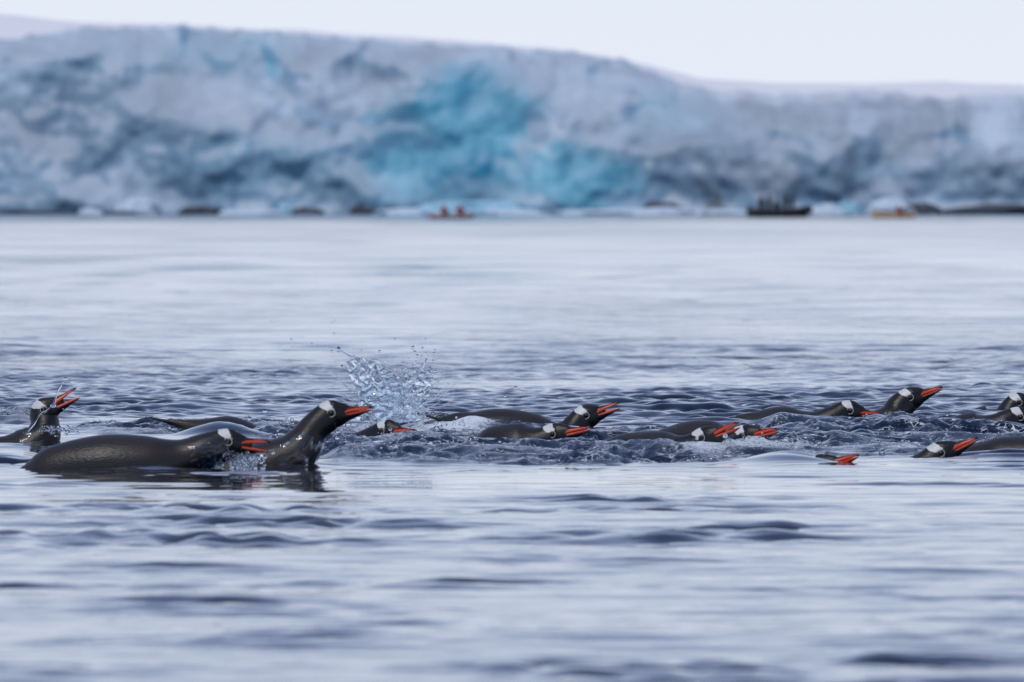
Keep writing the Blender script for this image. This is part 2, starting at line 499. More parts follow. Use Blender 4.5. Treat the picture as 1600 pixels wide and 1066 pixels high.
def wave_set(n, lmin, lmax, spread, slope, seed):
    r = np.random.default_rng(seed)
    out = []
    for i in range(n):
        lam = math.exp(r.uniform(math.log(lmin), math.log(lmax)))
        th = math.pi / 2 + r.normal() * spread
        k = 2 * math.pi / lam
        a = slope * math.sqrt(2.0 / n) / k
        out.append((k * math.cos(th), k * math.sin(th), a, r.uniform(0, 6.283), lam))
    return out


WAVES_A = wave_set(16, 0.7, 2.4, 0.45, 0.026, 1)
WAVES_B = wave_set(36, 0.13, 0.42, 0.40, 0.078, 2)
WAVES_C = wave_set(32, 0.06, 0.20, 1.2, 0.12, 5)
WAVES_D = wave_set(24, 1.2, 5.0, 0.7, 0.050, 8)
WAVES_E = wave_set(24, 5.0, 24.0, 0.7, 0.045, 9)

# churned areas: (px, py, radius px across, depth in metres, strength)
CHURN = [(500, 727, 60, 0.10, 0.62), (240, 736, 90, 0.14, 0.60), (620, 713, 110, 0.55, 0.9), (760, 716, 130, 0.5, 0.9), (900, 717, 130, 0.5, 0.9), (1010, 716, 100, 0.45, 0.8), (30, 655, 70, 1.2, 0.9), (60, 700, 90, 0.9, 0.5), (200, 668, 120, 0.8, 0.7), (330, 668, 120, 0.9, 0.8), (440, 675, 110, 1.4, 1.0),
         (540, 690, 90, 1.6, 1.0), (610, 690, 110, 1.7, 1.0), (700, 690, 120, 1.8, 1.0), (700, 660, 110, 1.1, 1.0), (800, 705, 140, 1.2, 1.0),
         (800, 668, 110, 0.7, 0.8), (930, 700, 140, 1.2, 1.0), (1000, 680, 120, 0.9, 0.7), (1060, 712, 130, 0.8, 1.0), (1150, 704, 110, 1.0, 1.0),
         (1230, 690, 110, 1.2, 1.0), (1230, 665, 110, 0.9, 1.0), (1340, 680, 130, 1.3, 1.0), (1430, 672, 120, 1.2, 1.0), (1440, 700, 110, 1.1, 1.0),
         (1540, 690, 130, 1.2, 1.0), (1620, 680, 140, 1.5, 1.0)]
FOAM = [(1200, 700, 110, 0.7, 1.0), (1090, 708, 70, 0.5, 0.8), (600, 680, 90, 1.2, 0.85), (700, 672, 70, 0.9, 0.7), (830, 660, 45, 0.4, 0.9),
        (1420, 670, 70, 0.8, 0.7), (1580, 670, 60, 0.6, 0.7), (1430, 702, 60, 0.5, 0.8), (1250, 655, 60, 0.6, 0.6), (430, 668, 60, 0.8, 0.6),
        (20, 655, 50, 0.8, 0.6), (740, 668, 50, 0.6, 0.8), (505, 712, 25, 0.3, 0.5)]
# humps and hollows: (px, py, radius px, depth m, height m)
HUMPS = [(1015, 716, 80, 0.40, -0.024), (1215, 665, 65, 0.50, -0.022), (1505, 672, 60, 0.4, -0.012), (1240, 724, 62, 0.22, 0.016), (1205, 724, 70, 0.25, 0.010), (240, 736, 80, 0.13, 0.012), (470, 729, 60, 0.13, 0.010), (1220, 722, 70, 0.35, 0.008), (1250, 652, 75, 0.45, 0.016), (1535, 672, 75, 0.30, 0.030), (345, 684, 65, 0.18, 0.050),
         (660, 690, 80, 0.6, 0.014), (720, 672, 45, 0.35, 0.030), (1215, 700, 60, 0.30, 0.010), (540, 715, 28, 0.25, 0.018), (1400, 668, 60, 0.5, 0.022),
         (30, 652, 60, 0.5, 0.022), (760, 708, 120, 0.4, 0.010), (940, 712, 120, 0.4, 0.012), (15, 715, 50, 0.4, 0.02), (290, 640, 70, 0.6, 0.018)]


def blobs(X, Y, items):
    out = np.zeros_like(X)
    for px, py, rx, ry, s in items:
        d = yw(py); x0 = wx(px, d); r = rx / F * d
        out += s * np.exp(-((X - x0) / r) ** 2 - ((Y - d) / ry) ** 2)
    return out


def sea_height(X, Y, sp):
    """height, churn mask, foam mask, roughness at X, Y with local mesh spacing sp"""
    X = X.astype(np.float32); Y = Y.astype(np.float32)
    H = np.zeros_like(X)
    patch = perlin(X * 0.45, Y * 0.16, 21)
    patch2 = perlin(X * 1.3, Y * 0.5, 22)
    gA = np.ones_like(X)
    behind = sstep(34, 41, Y)
    far = sstep(60, 120, Y)
    inter = np.clip(0.18 + 1.5 * perlin(X * 1.0, Y * 1.25, 23) + 0.7 * patch, 0, 1.6) ** 1.4
    calm = 1 - 0.93 * np.exp(-((Y - 30.1) / 1.7) ** 2) * sstep(2.0, 0.2, np.abs(X))
    fore = (0.28 + 1.5 * inter) * (1 + 0.55 * sstep(-0.3, 0.7, X)) * calm
    gA = (gA * 0.6 * (1 - behind) + behind) * calm
    gB = fore * (1 - behind) + behind * (0.62 + 0.65 * patch + 0.35 * patch2) * (1.9 - 0.9 * far)
    gC = ((0.06 + 0.80 * inter) * calm * (1 - behind) + 1.1 * behind * (1 - 0.75 * far)) * (1 + 0.8 * patch + 0.5 * patch2)
    for W, g in ((WAVES_A, gA), (WAVES_B, np.clip(gB, 0.08, 3)), (WAVES_C, np.clip(gC, 0.0, 3)),
                 (WAVES_D, sstep(55, 110, Y)), (WAVES_E, sstep(110, 260, Y))):
        acc = np.zeros_like(X)
        for kx, ky, a, ph, lam in W:
            f = np.clip((lam / sp - 2.0) / 2.0, 0, 1)
            acc += (a * f) * np.sin(kx * X + ky * Y + ph)
        H += acc * g
    ch = np.clip(blobs(X, Y, CHURN), 0, 1.15)
    edge = perlin(X * 3.1, Y * 1.2, 31) * 0.5 + perlin(X * 9, Y * 4, 32) * 0.3
    ch = sstep(0.30, 0.85, ch + edge * 0.45)
    near = (Y > 28) & (Y < 48)
    t = np.zeros_like(X)
    xs, ys = X[near], Y[near]
    wx_ = xs + 0.03 * perlin(xs * 9, ys * 9, 41); wy_ = ys + 0.03 * perlin(xs * 9, ys * 9, 42)
    n = 0.021 * perlin(wx_ * 2.6, wy_ * 2.2, 51)
    n += 0.016 * (0.45 - np.sqrt(perlin(wx_ * 4.4, wy_ * 4.2, 52) ** 2 + 0.004) * 1.6)
    rag = np.clip(0.45 + 1.3 * perlin(xs * 2.1, ys * 1.1, 57), 0.12, 1.2)
    n += rag * 0.010 * (np.abs(perlin(wx_ * 8.5, wy_ * 9, 53)) * 1.6 - 0.4)
    n += rag * 0.0065 * (0.4 - np.sqrt(perlin(wx_ * 17, wy_ * 18, 54) ** 2 + 0.002) * 1.6)
    n += rag * 0.0035 * (np.abs(perlin(wx_ * 36, wy_ * 32, 55)) * 1.6 - 0.4)
    t[near] = n
    H += t * ch * 1.5
    H += blobs(X, Y, HUMPS)
    fo = np.clip(blobs(X, Y, FOAM), 0, 1) * ch
    rg = 0.02 + 0.06 * sstep(45, 300, Y)
    return H, ch, fo, rg


def build_sea():
    ys = [-60, -30, -12, 0, 4, 8]
    y = 8.0
    while y < 14: ys.append(y + 0.25); y += 0.25
    while y < 30.6: ys.append(y + 0.040); y += 0.040
    while y < 43.0: ys.append(y + 0.0205); y += 0.0205
    s = 0.0205
    while y < 64: s = min(s * 1.0042, 0.14); y += s; ys.append(y)
    while y < 2200: s *= 1.018; y += s; ys.append(y)
    ys += [3000, 4500]
    ys = np.array(ys)
    ncol = 540
    u = np.linspace(-1, 1, ncol)
    ext = 1 + np.cumsum(0.012 * 1.19 ** np.arange(34))
    u = np.concatenate([-ext[::-1], u, ext])
    half = 0.0505 * np.maximum(ys, 12.0)
    X = u[None, :] * half[:, None]
    Y = np.repeat(ys[:, None], len(u), 1)
    dy = np.gradient(ys)[:, None]
    dx = np.abs(np.gradient(X, axis=1))
    sp = np.maximum(dx, dy * np.ones_like(dx) * 0.8)
    H, ch, fo, rg = sea_height(X, Y, sp.astype(np.float32))
    me = grid_mesh(np.stack([X, Y, H], -1))
    fattr(me, 'churn', ch); fattr(me, 'foam', fo); fattr(me, 'rgh', rg)
    fattr(me, 'ripple', sstep(40, 47, Y) * (1 - 0.75 * sstep(58, 200, Y)) * np.clip(0.65 + 0.9 * perlin(X * 0.5, Y * 0.12, 25), 0.1, 1.4) + 0.22 * sstep(29.5, 26.5, Y))
    o = link('sea', me, M_WATER)
    tag(o, kind='structure')
    return ch


build_sea()


# ------------------------------------------------------------------ glacier, snow field, shore
GD = 1300.0
GS = F / GD


def gx(px): return (px - 800) / GS


def build_glacier():
    prof = [(-900, 60), (-300, 52), (0, 58), (60, 50), (120, 38), (160, 40), (250, 38), (380, 44), (500, 54), (640, 64), (760, 70), (900, 80), (980, 94),
            (1030, 112), (1090, 136), (1150, 142), (1260, 148), (1360, 140), (1420, 146), (1500, 152), (1560, 146), (1640, 150), (1900, 160), (2500, 170)]
    px = np.array([p[0] for p in prof]); pz = (335 - np.array([p[1] for p in prof])) / GS
    xs = np.linspace(gx(-700), gx(2300), 620)
    top = np.interp(xs, gx(px), pz)
    top = top + 0.35 * perlin(xs * 0.35, xs * 0, 61) + 0.25 * perlin(xs * 0.9, xs * 0 + 3, 62)
    nv = 150
    ts = np.linspace(0, 1, nv)
    X = np.repeat(xs[None, :], nv, 0)
    Z = -1.0 + ts[:, None] * (top[None, :] + 1.0)
    # diagonal folds, towers, ledges
    wxp = X + 4.0 * perlin(X * 0.06, Z * 0.08, 70)
    wzp = Z + 3.0 * perlin(X * 0.07, Z * 0.09, 71)
    d = np.zeros_like(X)
    d += 7.0 * perlin(wxp * 0.055 + wzp * 0.03, wzp * 0.09 - wxp * 0.01, 72)
    d += 4.0 * perlin(wxp * 0.14 + wzp * 0.05, wzp * 0.17 - wxp * 0.03, 73)
    d += 2.4 * perlin(X * 0.30, Z * 0.30, 74) + 0.9 * perlin(X * 0.65, Z * 0.60, 75)
    Yf = GD + 0.50 * Z + 2.5 * (ts[:, None] ** 3) * 4 - 0.42 * d * sstep(-1.2, 2.0, Z)
    P = np.stack([X, Yf, Z], -1)
    # the top rolls over into the ice cap behind
    rows = []
    back = np.array([1.0, 2.5, 5, 9, 15, 25, 45, 80])
    for b in back:
        zz = top + 0.3 * (1 - np.exp(-b / 6)) + 0.004 * b + 0.35 * perlin(xs * 0.2, xs * 0 + b * 0.3, 64)
        rows.append(np.stack([xs, P[-1, :, 1] + b, zz], -1))
    P = np.concatenate([P, np.stack(rows, 0)], 0)
    dPx = np.gradient(P, axis=1); dPt = np.gradient(P, axis=0)
    N = np.cross(dPx, dPt); N /= np.linalg.norm(N, axis=-1, keepdims=True) + 1e-9
    nz = N[..., 2]
    PX = 800 + P[..., 0] * GS; PY = 335 - P[..., 2] * GS
    e = 38 * perlin(PX / 90, PY / 70, 81) + 24 * perlin(PX / 35, PY / 30, 82)

    def ell(cx, cy, rx, ry, soft=0.5):
        q = np.sqrt(((PX + e - cx) / rx) ** 2 + ((PY + e * 0.6 - cy) / ry) ** 2)
        return 1 - sstep(1 - soft, 1 + soft, q)
    blue = np.maximum.reduce([ell(740, 180, 90, 80, 0.35), 0.95 * ell(690, 270, 130, 60), 1.0 * ell(900, 280, 100, 48, 0.3), 0.8 * ell(790, 295, 160, 40), 0.55 * ell(640, 210, 60, 60),
                              0.75 * ell(412, 98, 22, 14), 0.35 * ell(330, 80, 130, 30), 0.3 * ell(1050, 190, 90, 50), 0.25 * ell(420, 260, 160, 60)])
    snow = 0.6 * sstep(0.55, 0.80, nz + 0.12 * perlin(P[..., 0] * 0.2, P[..., 2] * 0.25, 83))
    snow = np.maximum(snow, 0.8 * ell(300, 130, 110, 50) * (0.6 + 0.6 * perlin(PX / 40, PY / 30, 84)))
    snow = np.maximum(snow, 0.75 * ell(900, 180, 90, 60) * (0.6 + 0.6 * perlin(PX / 40, PY / 30, 85)))
    snow = np.maximum(snow, 0.6 * ell(740, 305, 130, 22))
    for q in ((345, 175, 70, 30, 0.7), (440, 205, 60, 26, 0.6), (560, 150, 90, 40, 0.55), (70, 225, 70, 16, 0.5), (200, 300, 60, 22, 0.5), (850, 120, 60, 35, 0.5),
              (985, 155, 22, 16, 0.9), (1080, 160, 50, 20, 0.6), (1170, 250, 60, 40, 0.45), (1420, 220, 50, 40, 0.45), (1560, 240, 60, 30, 0.45), (1400, 300, 50, 20, 0.5)):
        snow = np.maximum(snow, q[4] * ell(*q[:4]))
    depth_ = np.concatenate([(top[None, :] - Z), np.zeros((8, len(xs)))], 0)
    snow = np.maximum(snow, (0.35 + 0.6 * sstep(900, 1150, PX)) * sstep(2.2, 0.2, depth_ + 1.2 * perlin(PX / 40, PY / 40, 86)))
    snow[-8:] = 0.95
    snow[:-8] *= 0.62 * (1 - 0.65 * np.clip(blue[:-8], 0, 1))
    blue = blue * (1 - 0.35 * snow)
    dark_ice = np.maximum.reduce([0.45 * ell(110, 190, 200, 90), 0.22 * ell(400, 270, 200, 60), 0.28 * ell(560, 95, 130, 22), 0.26 * ell(1130, 250, 180, 60), 0.35 * ell(1010, 215, 40, 30), 0.35 * ell(1200, 170, 40, 26), 0.3 * ell(1300, 215, 30, 60), 0.35 * ell(1480, 175, 60, 26), 0.3 * ell(1500, 265, 50, 40), 0.3 * ell(1390, 160, 40, 20), 0.75 * ell(1103, 312, 13, 24), 0.40 * ell(1322, 270, 16, 70), 0.45 * ell(1205, 300, 30, 40), 0.30 * ell(1110, 240, 22, 60),
                              0.25 * ell(1420, 200, 60, 50), 0.35 * ell(520, 295, 45, 40), 0.35 * ell(90, 320, 150, 22), 0.25 * ell(80, 120, 100, 60),
                              0.35 * ell(1570, 290, 70, 45), 0.3 * ell(1225, 190, 60, 30)])
    dark_ice = (0.6 + 0.5 * sstep(950, 1100, PX)) * dark_ice * (1 - snow * 0.6)  # dark grey blended into the ice in placed ellipses, stronger to the right
    me = grid_mesh(P)
    fattr(me, 'blue', np.clip(blue, 0, 1)); fattr(me, 'snow', np.clip(snow, 0, 1)); fattr(me, 'dark_ice', np.clip(dark_ice, 0, 1))
    o = link('glacier', me, M_ICE)
    tag(o, 'long blue and grey glacier cliff with folded crevassed ice across the bay', 'glacier')
    # snow dome behind
    xs2 = np.linspace(-420, 520, 120); ys2 = np.linspace(1330, 2600, 60)
    XX, YY = np.meshgrid(xs2, ys2)
    tt = (YY - 1330) / 1270
    base = np.interp(XX, gx(px), pz)
    dome = [(-900, 0), (0, 30), (90, 38), (170, 44), (500, 58), (900, 86), (1000, 101), (1090, 128), (1200, 136), (1400, 136), (1600, 140), (2300, 160)]
    crest = CAM_H + (HORIZON - np.interp(800 + XX / 1965 * F, [q[0] for q in dome], [q[1] for q in dome])) / F * 1965
    ZZ = (base - 0.8) * (1 - sstep(0, 0.5, tt)) + crest * sstep(0, 0.5, tt) - 25 * sstep(0.5, 1.0, tt) + 0.7 * perlin(XX * 0.02, YY * 0.006, 91) + 0.5 * perlin(XX * 0.08, YY * 0.02, 92)
    so = link('snow_field', grid_mesh(np.stack([XX, YY, ZZ], -1)), M_SNOW)
    tag(so, kind='structure')


build_glacier()


def lump(name, px0, px1, ptop, d, mat, seed, label, cat, group, jag=0.35):
    """an irregular block standing in the water between two photo columns"""
    s = F / d
    w = (px1 - px0) / s; h = max(0.25, (HORIZON + F * CAM_H / d - ptop) / s)
    bm = bmesh.new()
    bmesh.ops.create_icosphere(bm, subdivisions=3, radius=1.0)
    rr = random.Random(seed)
    o1, o2 = rr.uniform(0, 50), rr.uniform(0, 50)
    co = np.array([v.co[:] for v in bm.verts])
    k = 1 + jag * (perlin(co[:, 0] * 1.7 + o1, co[:, 2] * 1.7 + co[:, 1] + o2, seed) + 0.7 * np.abs(perlin(co[:, 0] * 4 + o2, co[:, 2] * 4 + co[:, 1] * 2 + o1, seed + 1)))
    for v, f in zip(bm.verts, k):
        c = v.co * float(f)
        c.x = math.copysign(abs(c.x) ** 0.8, c.x)
        v.co = Vector((c.x * w / 2, c.y * max(w * 0.3, 0.5), (c.z if c.z > 0 else c.z * 0.4) * h))
    o = link(name, bm_mesh(bm, smooth=False), mat)
    o.location = (wx((px0 + px1) / 2, d), d, 0)
    tag(o, label, cat, group)
    return o


lump('rock_ledge', -30, 104, 329, 1287, M_ROCK, 1, 'longest dark rock ledge at the waterline under the far left glacier', 'rock', 'dark shore rocks')
lump('rock_ledge', 160, 216, 330, 1286, M_ROCK, 2, 'dark teal shore rock between two pale ice pieces at the glacier foot', 'rock', 'dark shore rocks')
lump('rock_ledge', 284, 352, 322, 1286, M_ROCK, 3, 'ragged dark shore rock left of the long pale ice shelf', 'rock', 'dark shore rocks')
lump('rock_ledge', 456, 506, 326, 1285, M_ROCK, 4, 'low dark shore rock right of the bright cyan ice tip', 'rock', 'dark shore rocks')
lump('rock_ledge', 545, 582, 322, 1284, M_ROCK, 5, 'blackest small shore rock left of the bright blue ice', 'rock', 'dark shore rocks')
lump('rock_ledge', 922, 944, 326, 1284, M_ROCK, 6, 'tiny dark shore rock under the right end of the blue ice', 'rock', 'dark shore rocks')
lump('rock_ledge', 1000, 1072, 318, 1286, M_ROCK, 7, 'dark shore rock left of the black boat, behind pale ice', 'rock', 'dark shore rocks')
lump('rock_ledge', 1395, 1470, 318, 1286, M_ROCK, 8, 'dark shore rock beside the orange kayak', 'rock', 'dark shore rocks')
lump('rock_ledge', 1470, 1680, 321, 1287, M_ROCK, 9, 'dark rock ledge at the waterline at the far right', 'rock', 'dark shore rocks')
G = 'floating ice along the glacier foot'
lump('ice_floe', 124, 160, 326, 1260, M_FLOE, 11, 'small pale ice floe right of the longest rock ledge', 'ice floe', G)
lump('ice_floe', 180, 250, 312, 1300, M_FLOE, 12, 'whitish ice block resting above the dark teal rock', 'ice floe', G)
lump('ice_floe', 345, 452, 328, 1262, M_FLOE, 13, 'long pale ice shelf lying low between two shore rocks', 'ice floe', G)
lump('ice_floe', 434, 456, 318, 1261, M_FLOE_BLUE, 14, 'bright cyan ice tip at the end of the long ice shelf', 'ice floe', G)
lump('ice_floe', 585, 668, 327, 1262, M_FLOE, 15, 'pale ice floe left of the two red paddlers', 'ice floe', G)
lump('ice_floe', 640, 840, 316, 1290, M_FLOE_BLUE, 16, 'wide light blue ice apron under the bright blue ice', 'ice floe', G)
lump('ice_floe', 750, 860, 328, 1255, M_FLOE, 17, 'white ice floe right of the two red paddlers', 'ice floe', G)
lump('ice_floe', 870, 990, 328, 1262, M_FLOE, 18, 'flat pale ice floe below the tiny dark rock', 'ice floe', G)
lump('ice_floe', 985, 1100, 325, 1262, M_FLOE, 19, 'pale ice floe in front of the dark rock left of the black boat', 'ice floe', G)
lump('ice_floe', 1100, 1180, 328, 1262, M_FLOE, 20, 'low pale ice floe touching the left end of the black boat', 'ice floe', G)
lump('ice_floe', 1262, 1320, 320, 1264, M_FLOE, 21, 'pale ice floe just right of the black boat', 'ice floe', G)
lump('ice_floe', 1300, 1345, 315, 1270, M_FLOE_BLUE, 22, 'bluish ice lump midway between the black boat and orange kayak', 'ice floe', G)
lump('ice_floe', 1355, 1430, 314, 1264, M_FLOE, 23, 'white ice floe standing behind the orange kayak', 'ice floe', G)


# ------------------------------------------------------------------ lofted shapes
def catmull(P, sub):
    P = np.array(P, dtype=float)
    Q = np.vstack([2 * P[0] - P[1], P, 2 * P[-1] - P[-2]])
    out = []
    for i in range(1, len(Q) - 2):
        p0, p1, p2, p3 = Q[i - 1], Q[i], Q[i + 1], Q[i + 2]
        for k in range(sub):
            t = k / sub
            out.append(0.5 * (2 * p1 + (p2 - p0) * t + (2 * p0 - 5 * p1 + 4 * p2 - p3) * t * t + (3 * p1 - p0 - 3 * p2 + p3) * t ** 3))
    out.append(Q[-2])
    return np.array(out)


def loft(nodes, seg, sub):
    """nodes: (x, z, rz, ry) along a curve in the XZ plane -> verts (N,3), faces"""
    S = catmull(nodes, sub)
    S[:, 2:] = np.maximum(S[:, 2:], 0.0006)
    T = np.gradient(S[:, :2], axis=0)
    T /= np.linalg.norm(T, axis=1, keepdims=True) + 1e-9
    # soften the tangent so that thick rings do not cross on bends
    for _ in range(4):
        T[1:-1] = (T[:-2] + 2 * T[1:-1] + T[2:]) / 4
    T /= np.linalg.norm(T, axis=1, keepdims=True) + 1e-9
    a = np.linspace(0, 2 * math.pi, seg, endpoint=False)
    n = len(S)
    V = np.zeros((n, seg, 3))
    nx, nzv = -T[:, 1], T[:, 0]
    V[..., 0] = S[:, 0:1] + nx[:, None] * S[:, 2:3] * np.sin(a)[None]
    V[..., 2] = S[:, 1:2] + nzv[:, None] * S[:, 2:3] * np.sin(a)[None]
    V[..., 1] = S[:, 3:4] * np.cos(a)[None]
    faces = []
    for i in range(n - 1):
        for j in range(seg):
            k = (j + 1) % seg
            faces.append((i * seg + j, i * seg + k, (i + 1) * seg + k, (i + 1) * seg + j))
    faces.append(tuple(range(seg - 1, -1, -1)))
    faces.append(tuple((n - 1) * seg + j for j in range(seg)))
    return V.reshape(-1, 3), faces, S, T


def rot2(x, z, a):
    return x * math.cos(a) - z * math.sin(a), x * math.sin(a) + z * math.cos(a)


# bill and skull shape in the head frame: origin at the eye, +x along the bill (metres)
BILL_U = np.array([0.012, 0.024, 0.036, 0.050, 0.066, 0.082, 0.098, 0.110, 0.117, 0.120])
BILL_TOP = np.array([0.010, 0.012, 0.0115, 0.0100, 0.0060, 0.0020, -0.0005, -0.0018, -0.0045, -0.0085])
BILL_MID = np.array([-0.0095, -0.0095, -0.0090, -0.0085, -0.0085, -0.0085, -0.0090, -0.0100, -0.0110, -0.0115])
BILL_BOT = np.array([-0.030, -0.034, -0.0335, -0.0300, -0.0255, -0.0215, -0.0185, -0.0160, -0.0135, -0.0122])
BILL_RY = np.array([0.0240, 0.0240, 0.0215, 0.0180, 0.0140, 0.0110, 0.0085, 0.0062, 0.0038, 0.0012])


def bill_mesh(upper, ang):
    n = len(BILL_U)
    us = np.linspace(BILL_U[0], BILL_U[-1], 34)
    top = np.interp(us, BILL_U, BILL_TOP); mid = np.interp(us, BILL_U, BILL_MID); bot = np.interp(us, BILL_U, BILL_BOT)
    ry = np.interp(us, BILL_U, BILL_RY)
    if not upper:
        ry = ry * 0.96
        lim = 0.116
        us = BILL_U[0] + (us - BILL_U[0]) * (lim - BILL_U[0]) / (BILL_U[-1] - BILL_U[0])
    seg = 20
    V = []; org = []
    for i, u in enumerate(us):
        for j in range(seg):
            # half-ellipse profile: flat at the mouth line, domed away from it
            a = math.pi * j / (seg - 5) if j <= seg - 5 else None
            if a is not None:
                y = ry[i] * math.cos(a); hgt = math.sin(a) ** 0.85
            else:
                q = (j - (seg - 5)) / 5.0
                y = -ry[i] + 2 * ry[i] * q; hgt = -0.03
            H = (top[i] - mid[i]) if upper else (mid[i] - bot[i])
            dz = H * hgt
            z = mid[i] + dz if upper else mid[i] - dz
            if upper: w = np.interp(u, [0.012, 0.03, 0.05, 0.075, 0.10, 0.112, 0.117], [0.003, 0.0055, 0.0092, 0.0088, 0.0058, 0.001, -0.006])
            else: w = np.interp(u, [0.012, 0.03, 0.05, 0.075, 0.095, 0.108, 0.116], [0.0015, 0.003, 0.005, 0.0065, 0.0075, 0.004, -0.002])
            org.append(w - dz)
            # rotate about the gape
            x, z2 = rot2(u - 0.016, z + 0.0095, math.radians(ang))
            V.append((x + 0.016, y, z2 - 0.0095))
    faces = []
    for i in range(len(us) - 1):
        for j in range(seg):
            k = (j + 1) % seg
            f = (i * seg + j, i * seg + k, (i + 1) * seg + k, (i + 1) * seg + j)
            faces.append(f if not upper else f[::-1])
    faces.append(tuple(range(seg)))
    faces.append(tuple((len(us) - 1) * seg + j for j in range(seg)))
    return np.array(V), faces, org


def blade(nodes, thick):
    """flat tapered blade along 3D points: (x, y, z, width) ; width runs along x"""
    S = catmull(nodes, 4)
    V = []; seg = 10
    for i, (x, y, z, w) in enumerate(S):
        for j in range(seg):
            a = 2 * math.pi * j / seg
            V.append((x + w * math.cos(a), y, z + thick * (0.3 + 0.7 * (1 - i / len(S))) * math.sin(a)))
    faces = []
    for i in range(len(S) - 1):
        for j in range(seg):
            k = (j + 1) % seg
            faces.append((i * seg + j, i * seg + k, (i + 1) * seg + k, (i + 1) * seg + j))
    faces.append(tuple(range(seg))); faces.append(tuple((len(S) - 1) * seg + j for j in range(seg)))
    return V, faces


def fix_normals(me):
    bm = bmesh.new(); bm.from_mesh(me)
    bmesh.ops.recalc_face_normals(bm, faces=bm.faces)
    bm.to_mesh(me); bm.free()


def torus(rmaj, rmin, n=22, m=8):
    V = []; Fc = []
    for i in range(n):
        a = 2 * math.pi * i / n
        for j in range(m):
            b = 2 * math.pi * j / m
            r = rmaj + rmin * math.cos(b)
            V.append((r * math.cos(a), rmin * 0.8 * math.sin(b), r * math.sin(a)))
    for i in range(n):
        for j in range(m):
            Fc.append((i * m + j, i * m + (j + 1) % m, ((i + 1) % n) * m + (j + 1) % m, ((i + 1) % n) * m + j))
    return mesh_from(V, Fc)


EYE_ME = None
RING_ME = torus(0.0108, 0.0010)
bm_ = bmesh.new(); bmesh.ops.create_uvsphere(bm_, u_segments=16, v_segments=10, radius=0.0085)
EYE_ME = bm_mesh(bm_)
EYE_ME.materials.append(M_EYE); RING_ME.materials.append(M_RING)


